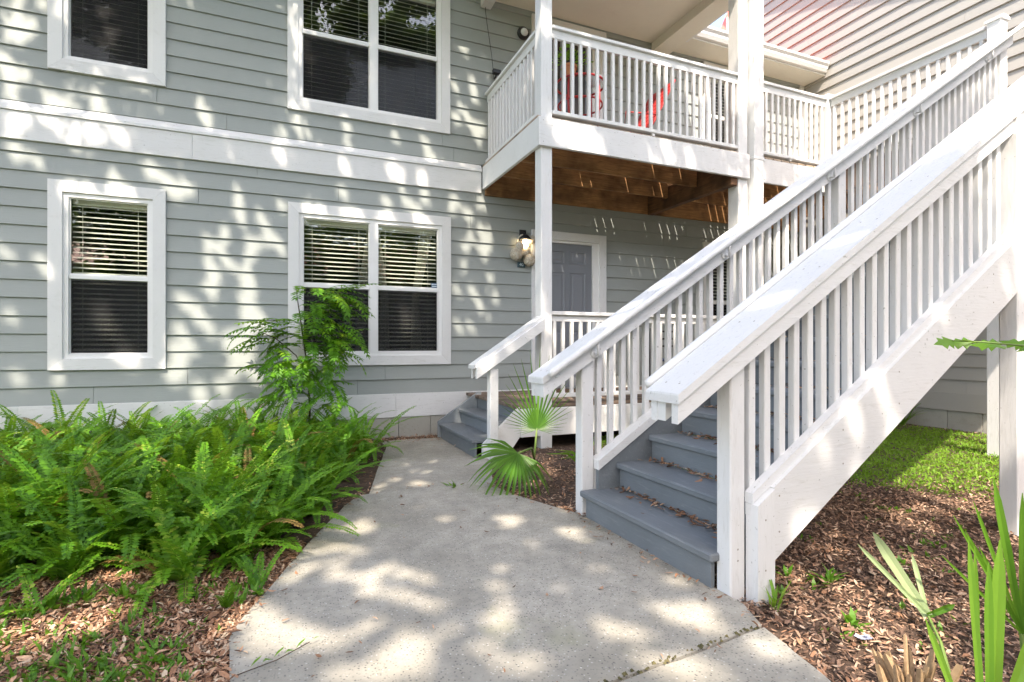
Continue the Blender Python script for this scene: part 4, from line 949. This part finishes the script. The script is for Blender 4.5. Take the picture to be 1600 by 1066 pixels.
# ------------------------------------------------------------------ leaf litter, mulch, grass
import numpy as np
rg = np.random.default_rng(5)
def chips(name, mat, pts, lmin, lmax, ratio, tilt, label, cat, parent=None, zoff=.004):
    n = len(pts); P = np.array(pts); L = rg.uniform(lmin, lmax, n) ; Wd = L * rg.uniform(*ratio, n)
    az = rg.uniform(0, 2 * np.pi, n); tl = rg.normal(0, tilt, n); rl = rg.normal(0, tilt, n); cv = rg.uniform(-.25, .25, n)
    d = np.stack([np.cos(az) * np.cos(tl), np.sin(az) * np.cos(tl), np.sin(tl)], 1); s = np.stack([-np.sin(az) * np.cos(rl), np.cos(az) * np.cos(rl), np.sin(rl)], 1)
    up = np.cross(d, s); c = P + up * 0; c[:, 2] += zoff + rg.uniform(0, .012, n) + .4 * np.abs(np.sin(tl)) * L
    def pt(u, v, w): return c + d * (u * L)[:, None] + s * (v * Wd)[:, None] + up * (w * cv * L)[:, None]
    j1 = rg.uniform(.75, 1.2, n); j2 = rg.uniform(.75, 1.2, n); sk = rg.uniform(-.12, .12, n)
    rows = [pt(np.full(n, -.5), np.zeros(n), 0), pt(-.22 + sk, .42 * j1, .8), pt(.18 + sk, .46 * j2, 1.0), pt(np.full(n, .5), np.zeros(n), .4), pt(.2 - sk, -.44 * j1, 1.0), pt(-.2 - sk, -.40 * j2, .8), pt(np.zeros(n), np.zeros(n), .35)]
    V = np.stack(rows, 1).reshape(-1, 3); k = np.arange(n)[:, None] * 7
    F = np.stack([np.concatenate([k + x for x in (6, q, (q + 1) % 6)], 1) for q in range(6)], 1).reshape(-1, 3)
    me = bpy.data.meshes.new(name); me.vertices.add(len(V)); me.vertices.foreach_set('co', V.ravel()); me.loops.add(F.size); me.loops.foreach_set('vertex_index', F.ravel())
    me.polygons.add(len(F)); me.polygons.foreach_set('loop_start', np.arange(len(F)) * 3); me.polygons.foreach_set('loop_total', np.full(len(F), 3)); me.materials.append(mat); me.update(calc_edges=True)
    o = link(name, me, parent, (0, 0, 0)) if parent is None else link(name, me, parent, (0, 0, 0)); o['kind'] = 'stuff'
    if label: o['label'] = label; o['category'] = cat
    return o
def onpath(x, y): return inside(x, y, PA) or inside(x, y, PB) or inside(x, y, PC)
def scatter(n, x0, x1, y0, y1, ok):
    out = []
    while len(out) < n:
        x, y = R.uniform(x0, x1), R.uniform(y0, y1)
        if ok(x, y): out.append((x, y, hgt(x, y)))
    return out
lawn = lambda x, y: sm(-.1, .7, y - (2.95 - .85 * sm(4.0, 4.7, x) + .06 * (x - 4.5)) + .35 * mnoise.noise(Vector((x * 1.3, y * 1.3, 0)))) * (1 - sm(7.9, 8.25, x)) * (1 - sm(4.8, 5.4, y + .22 * (x - 6)))
pm = scatter(40000, 1.2, 5.6, .6, 3.3, lambda x, y: not onpath(x, y) and lawn(x, y) < R.random() and (y < 3.0 or x < 3)) + scatter(4200, 1.15, 3.6, 3.0, 4.97, lambda x, y: not onpath(x, y)) + scatter(3000, 5.0, 8.3, 1.2, 5.0, lambda x, y: lawn(x, y) < R.random())
chips('mulch', M['mulch'], pm, .008, .042, (.16, .5), .32, 'brown bark mulch and leaf bits right of the path and under the stairs', 'mulch')
pl_ = scatter(42000, -1.5, .1, 1.3, 3.3, lambda x, y: not onpath(x, y)) + scatter(3000, -4, -1.9, 1.2, 3.3, lambda x, y: True) + scatter(900, -.2, 1.0, 3.0, 6.3, lambda x, y: not onpath(x, y)) + scatter(1700, 1.2, 3.0, .7, 2.2, lambda x, y: not onpath(x, y)) + scatter(700, 1.0, 2.1, 6.36, 6.66, lambda x, y: True)+ scatter(900, 1.2, 2.6, 3.3, 4.6, lambda x, y: not onpath(x, y))
chips('leaf_litter', M['dryleaf'], pl_, .007, .040, (.18, .5), .32, 'russet dry oak leaves covering the ground left of the path', 'leaf litter', None, .008)
pp_ = [(x, y, .001) for x, y, z in scatter(75, -.1, 1.75, 1.5, 6.2, onpath)] + [(1.76 - abs(R.gauss(0, .05)), R.uniform(1.75, 3.05), .001) for i in range(60)] + [(R.uniform(.95, 1.7), 6.1 + R.random() * .25, -.01) for i in range(60)]
big = scatter(240, -1.6, .1, 1.6, 3.2, lambda x, y: not onpath(x, y))
chips('large_dry_leaves', M['dryleaf'], big, .035, .075, (.28, .5), .25, 'larger tan oak leaves lying on the leaf litter left of the path', 'leaf litter', None, .014)
for i in range(420):
    q = R.randrange(len(PA) - 1); a_, b_ = PA[q], PA[q + 1]; t = R.random(); pp_.append((a_[0] + (b_[0] - a_[0]) * t + R.gauss(0, .028), a_[1] + (b_[1] - a_[1]) * t + R.gauss(0, .028), .002))
chips('fallen_leaf_bits', M['dryleaf'], pp_, .012, .045, (.15, .4), .12, 'a few brown leaf bits and twigs scattered on the pale path', 'leaf litter')
ps = []
for k in range(1, 9):
    xr = X0 + .03 + RUN * k; z = RISE * k
    for i in range(130 if k < 5 else 40): ps.append((xr - abs(R.gauss(0, .045)) - .004, R.uniform(1.88, 2.97), z + .001))
    for i in range(8): ps.append((xr - R.uniform(0, .24), R.uniform(1.88, 2.97), z + .001))
chips('step_leaves', M['dryleaf'], ps, .015, .06, (.2, .45), .2, 'dry brown leaves gathered at the back of the grey stair treads', 'leaf litter')
gl_ = []
while len(gl_) < 26000:
    x, y = R.uniform(3.0, 8.3), R.uniform(1.8, 5.3)
    if R.random() < lawn(x, y): gl_.append((x, y, hgt(x, y)))
chips('lawn', M['grass'], gl_, .018, .05, (.18, .45), .75, 'bright low green ground cover growing past the stairs', 'lawn', None, .004)

# ------------------------------------------------------------------ trees that shade the court, and what stands opposite
# gaps in the canopy, given by where the sun that falls through them lands
def px_ray(px, py):
    yw = math.atan(353 / 838); t = (px - 800) / 838; v = (541 - py) / 838
    return math.sin(yw) + t * math.cos(yw), math.cos(yw) - t * math.sin(yw), v
GAPS = []
def gaps(pts_, ox, oy, sc, plane, val, r):
    for p in pts_:
        rx, ry, rz = px_ray(ox + p[0] / sc, oy + p[1] / sc)
        k = val / ry if plane == 'y' else (val - 1.1) / rz
        X, Y, Z = rx * k, ry * k, 1.1 + rz * k
        GAPS.append((X + .27 * Z, Y + .70 * Z, (p[2] if len(p) > 2 else 1) * r))
gaps([(775, 85, 1.2), (800, 150), (830, 180), (945, 120), (960, 138), (455, 215), (400, 245), (410, 280), (500, 230), (560, 250), (490, 290), (580, 320), (540, 310), (740, 220, .7), (742, 262), (760, 300), (760, 340, 1.2), (770, 380), (715, 430), (730, 360), (900, 270, 1.2), (890, 320), (920, 350), (940, 390), (960, 400), (1030, 375), (900, 400), (1015, 220), (1110, 390), (1230, 340), (1280, 320), (1300, 370), (1225, 250), (1200, 330), (320, 165), (370, 172), (240, 215), (200, 240), (310, 235), (130, 350), (90, 415), (110, 380), (315, 408), (500, 385), (550, 420), (610, 380), (450, 440), (430, 490), (405, 370), (760, 470), (830, 470), (920, 450), (960, 440), (1000, 490), (930, 500), (330, 510), (530, 480), (1180, 470), (1250, 480), (1300, 500), (1460, 430), (1480, 440)], 340, 760, 1.702, 'z', 0, .052)
gaps([(250, 440), (340, 545), (450, 590, 1.3), (440, 660, 1.3), (300, 640), (150, 660), (160, 710), (520, 530), (970, 880, 1.4), (980, 930), (990, 1010), (1060, 1020), (1340, 960, 1.3), (1300, 820), (600, 880), (1000, 700, 1.4), (1100, 660, 1.4), (1050, 580), (1210, 600)], 540, 580, 3.8075, 'z', 0, .06)
gaps([(840, 430), (850, 480), (400, 400), (400, 440), (320, 600), (150, 660), (480, 740), (660, 720), (770, 760), (720, 790), (990, 800), (1000, 880), (940, 960), (890, 1010), (1040, 1000), (620, 700), (60, 620), (90, 70, 1.4), (60, 120, 1.4), (30, 260, 1.4), (100, 290), (30, 370), (200, 400), (260, 420), (420, 440), (100, 500), (60, 520), (230, 530), (370, 550), (500, 560)], 0, 0, 2.665, 'y', 6.66, .068)
gaps([(990, 40), (1000, 90), (860, 200), (920, 220), (880, 310, 1.2), (950, 290), (1020, 310), (1040, 260), (750, 440), (810, 490, 1.2), (1010, 430), (1040, 480), (740, 560), (790, 630), (960, 620), (1040, 620), (870, 560), (720, 650), (760, 690), (740, 740), (830, 840), (710, 760), (960, 740), (180, 310), (30, 500), (70, 770), (160, 270), (20, 240), (240, 770)], 0, 300, 2.665, 'y', 6.66, .068)
gaps([(100, 550), (190, 530), (380, 590), (100, 640), (370, 690), (560, 710, 1.2), (600, 730, 1.2), (690, 740, 1.2), (720, 640), (710, 590), (580, 560), (380, 520), (360, 790), (540, 830), (620, 830), (700, 820), (660, 860), (810, 860), (830, 830), (880, 880), (940, 960), (960, 1020), (900, 980), (870, 1020), (840, 150), (870, 200), (900, 330), (910, 400), (830, 480), (890, 490), (920, 560), (940, 520), (860, 440), (830, 350), (20, 900), (60, 980), (10, 1000), (110, 1030), (110, 850)], 400, 0, 2.665, 'y', 6.66, .068)
gaps([(190, 40), (170, 100), (90, 220), (30, 180), (270, 410), (380, 60, 1.3), (370, 150, 1.3), (370, 230, 1.3), (440, 250), (480, 330), (400, 340, 1.3), (330, 380, 1.2), (110, 650), (230, 640), (350, 500, 1.3), (420, 560, 1.3)], 280, 420, 3.552, 'y', 6.66, .074)
gaps([(190, 30), (220, 170), (200, 250), (230, 350), (120, 300), (90, 400), (150, 400), (180, 450), (210, 500), (150, 560), (100, 560), (240, 420)], 680, 300, 2.665, 'y', 6.66, .068)
gaps([(450, 110, 1.2), (500, 150), (590, 170), (640, 210), (960, 220), (1060, 260)], 720, 160, 2.963, 'y', 4.94, .085)
# sunlit fern tips, sapling, strap leaves
gaps([(95, 360, 1.6), (250, 660, 1.3), (130, 640, 1.5), (470, 560, 2.0), (520, 500, 2.2), (440, 590, 1.6), (560, 650, 1.4), (300, 640, 1.4)], 0, 0, 1, 'y', 5.9, .085)
gaps([(40, 760), (90, 800), (380, 760), (450, 740), (500, 700), (540, 740), (330, 850), (380, 880), (60, 860), (30, 690), (200, 700), (260, 660), (420, 700), (560, 690), (480, 660)], 0, 0, 1, 'z', .4, .12)
gaps([(60, 1000), (260, 990), (350, 970), (330, 950), (230, 1010), (20, 990), (120, 1050), (1240, 990), (1230, 890), (1280, 930), (1300, 830), (1400, 800), (1350, 1000)], 0, 0, 1, 'z', 0, .09)
rgp = random.Random(77)
for x_, y_, r_ in ((4.3, 2.3, .22), (4.0, 2.2, .16), (4.7, 2.05, .25), (3.6, 2.1, .13), (2.4, 1.6, .13), (2.3, 1.8, .10), (2.05, 1.5, .13), (2.15, 1.3, .14), (2.7, 2.0, .1), (3.0, 1.75, .12), (3.3, 1.5, .16), (2.6, 1.35, .12), (3.9, 1.6, .2), (2.9, 1.2, .14)):
    GAPS.append((x_, y_, r_))
for x_, z_, r_ in ((.35, 2.45, .13), (.6, 2.2, .15), (.45, 2.0, .12), (.8, 2.45, .12), (1.2, 2.35, .14), (1.5, 2.1, .15), (1.65, 2.45, .12), (1.25, 1.95, .1), (-1.85, 2.4, .15), (-1.55, 2.2, .16), (-1.8, 2.0, .13), (-1.5, 2.5, .1), (1.4, 1.4, .08), (-1.7, 1.3, .08)):
    GAPS.append((x_ + .27 * z_, 6.76 + .70 * z_, r_ * 1.35))
for _ in range(900):
    x_, y_ = rgp.uniform(-4.5, .9), rgp.uniform(2.9, 6.4)
    if inside(x_, y_, FB) and rgp.random() < .12: GAPS.append((x_ + .27 * .5, y_ + .70 * .5, rgp.uniform(.05, .15)))
for x_, y_, z_, r_ in ((2.0, 4.2, .5, .2), (1.98, 4.2, .75, .12), (3.6, 6.0, 3.45, .14), (4.05, 5.95, 3.45, .16), (4.45, 6.1, 3.45, .2), (4.9, 5.9, 3.45, .16), (4.2, 5.6, 3.45, .14), (4.75, 5.55, 3.45, .14), (3.2, 5.75, 3.45, .12), (2.75, 5.7, 3.45, .1), (3.0, 6.2, 3.45, .1), (5.25, 5.5, 3.45, .15),
                       (2.5, 1.75, .75, .07), (2.7, 1.75, .9, .06), (2.3, 1.75, .6, .06), (3.2, 1.75, 1.3, .06), (2.1, 1.85, 1.32, .07), (2.6, 1.85, 1.63, .06), (2.2, 3.08, 1.4, .06), (2.05, 3.08, 1.3, .06), (2.45, 3.08, 1.55, .06), (3.1, 3.08, 1.95, .07)):
    GAPS.append((x_ + .27 * z_, y_ + .70 * z_, r_))
GAPS.append((1.82 + .1, .87 + .25, .32)); GAPS.append((2.3 + .05, 1.3 + .1, .22))
def oak(name, base, ctr, ext, nclump, per, label, seed, lsize=.07, crad=.26, extra=()):
    rr_ = np.random.default_rng(seed); rp = random.Random(seed)
    t = thing(name, base, label, 'tree', 'trees standing across from the building'); b = Vector(base); c = Vector(ctr)
    part('trunk', MB().tube([b + Vector((0, 0, -.1)), b + Vector((.05, .03, .3)), b + (c - b) * .35, b + (c - b) * .7, c], [.34, .26, .21, .16, .07], 12), M['bark'], t, True)
    lim = MB()
    for i in range(9):
        a = rp.random() * 6.28; s = b + (c - b) * rp.uniform(.5, .85); e = c + Vector((math.cos(a) * ext[0] * .75, math.sin(a) * ext[1] * .75, rp.uniform(-.4, .6) * ext[2])); m_ = (s + e) / 2 + Vector((0, 0, .4))
        lim.tube([s, m_, e], [.05, .03, .01], 7)
    part('limbs', lim, M['bark'], t, True)
    u = rr_.normal(0, 1, (nclump, 3)); u /= np.linalg.norm(u, axis=1)[:, None]; u *= rr_.uniform(.0, 1, (nclump, 1)) ** (1 / 2.6)
    cc = np.array(ctr) + u * np.array(ext)
    for ec, ee, en in extra:
        v_ = rr_.normal(0, 1, (en, 3)); v_ /= np.linalg.norm(v_, axis=1)[:, None]; v_ *= rr_.uniform(.0, 1, (en, 1)) ** (1 / 2.6)
        cc = np.concatenate([cc, np.array(ec) + v_ * np.array(ee)])
    n = len(cc) * per; p = np.repeat(cc, per, 0) + rr_.normal(0, 1, (n, 3)) * np.array([crad, crad, crad * .6]) * .62
    if lsize < .1:
        g = np.array(GAPS); X = p[:, 0] + .27 * p[:, 2]; Y = p[:, 1] + .70 * p[:, 2]; keep = np.ones(n, bool); jit = rr_.uniform(.72, 1.12, n)
        for gx_, gy_, gr_ in g: keep &= (X - gx_) ** 2 + ((Y - gy_) / 1.15) ** 2 > ((gr_ + lsize * .45) * jit) ** 2
        p = p[keep]; n = len(p)
    d = rr_.normal(0, 1, (n, 3)); d /= np.linalg.norm(d, axis=1)[:, None]; q = rr_.normal(0, 1, (n, 3)); s = np.cross(d, q); s /= np.linalg.norm(s, axis=1)[:, None]
    L = rr_.uniform(.8, 1.3, (n, 1)) * lsize; V = np.stack([p - d * L, p + s * L * .5, p + d * L, p - s * L * .5], 1).reshape(-1, 3) - np.array(ctr)
    F = np.arange(n * 4)
    me = bpy.data.meshes.new('crown'); me.vertices.add(n * 4); me.vertices.foreach_set('co', V.ravel()); me.loops.add(n * 4); me.loops.foreach_set('vertex_index', F)
    me.polygons.add(n); me.polygons.foreach_set('loop_start', np.arange(n) * 4); me.polygons.foreach_set('loop_total', np.full(n, 4)); me.materials.append(M['oakleaf']); me.update(calc_edges=True)
    link('crown', me, t, ctr); return t
oak('oak_tree', (-6.6, -4.4, -.05), (-4.6, .4, 9.6), (3.9, 4.4, 1.5), 520, 170, 'spreading oak behind the camera to the left', 21)
oak('oak_tree', (-1.6, -9.5, -.05), (-1.3, -3.6, 9.4), (3.0, 3.1, 1.4), 290, 170, 'spreading oak behind the camera over the path', 22, extra=[((.9, -3.7, 9.4), (1.1, 1.5, .7), 46), ((2.5, -1.5, 9.5), (1.5, .8, .5), 34), ((4.2, -1.7, 9.5), (1.3, .8, .4), 26)])
oak('oak_tree', (-3.2, -3.0, -.05), (-.1, 1.6, 9.8), (2.7, 2.7, 1.3), 230, 170, 'tall leaning oak just behind the camera', 23, extra=[((3.5, .7, 9.6), (1.4, .9, .5), 20)])
for i, (x, y, h) in enumerate(((-12, -13, 9), (-3.5, -15, 10), (7.2, -13, 9.5), (14, -12, 9), (-20, -9, 9), (2.2, -16, 9), (-7.6, -17, 9.5))):
    oak('tree', (x, y, -.05), (x + .4, y, h * .66), (3.3, 3.0, 3.0), 90, 130, ('tall tree beyond the court, far left', 'tall tree beyond the court, left of centre', 'tall tree beyond the court, right of centre', 'tall tree beyond the court, far right', 'tall tree beyond the court, at the left end', 'tall tree beyond the court, straight behind', 'tall tree beyond the court, second from the left')[i], 40 + i, .11, .8)
opp = thing('opposite_building', (0, -24, 0), 'long pale building with a red roof standing opposite', 'building')
part('wall', MB().box(-26, 26, -30, -24, -.1, 5.6), M['opwall'], opp)
part('roof', MB().prism([(-23.2, 5.6), (-23.2, 5.75), (-27, 8.4), (-30.8, 5.75), (-30.8, 5.6)], -26.6, 26.6, 'x'), M['redroof'], opp)
for i in range(9):
    for z in (1.0, 3.8): part('window', MB().cbox(-24 + i * 5.8, -22.6 + i * 5.8, -24.0, -23.93, z, z + 1.4, .02), plain('far_glass', (.05, .06, .07), .1) if i + z == 1 else bpy.data.materials['far_glass'], opp)
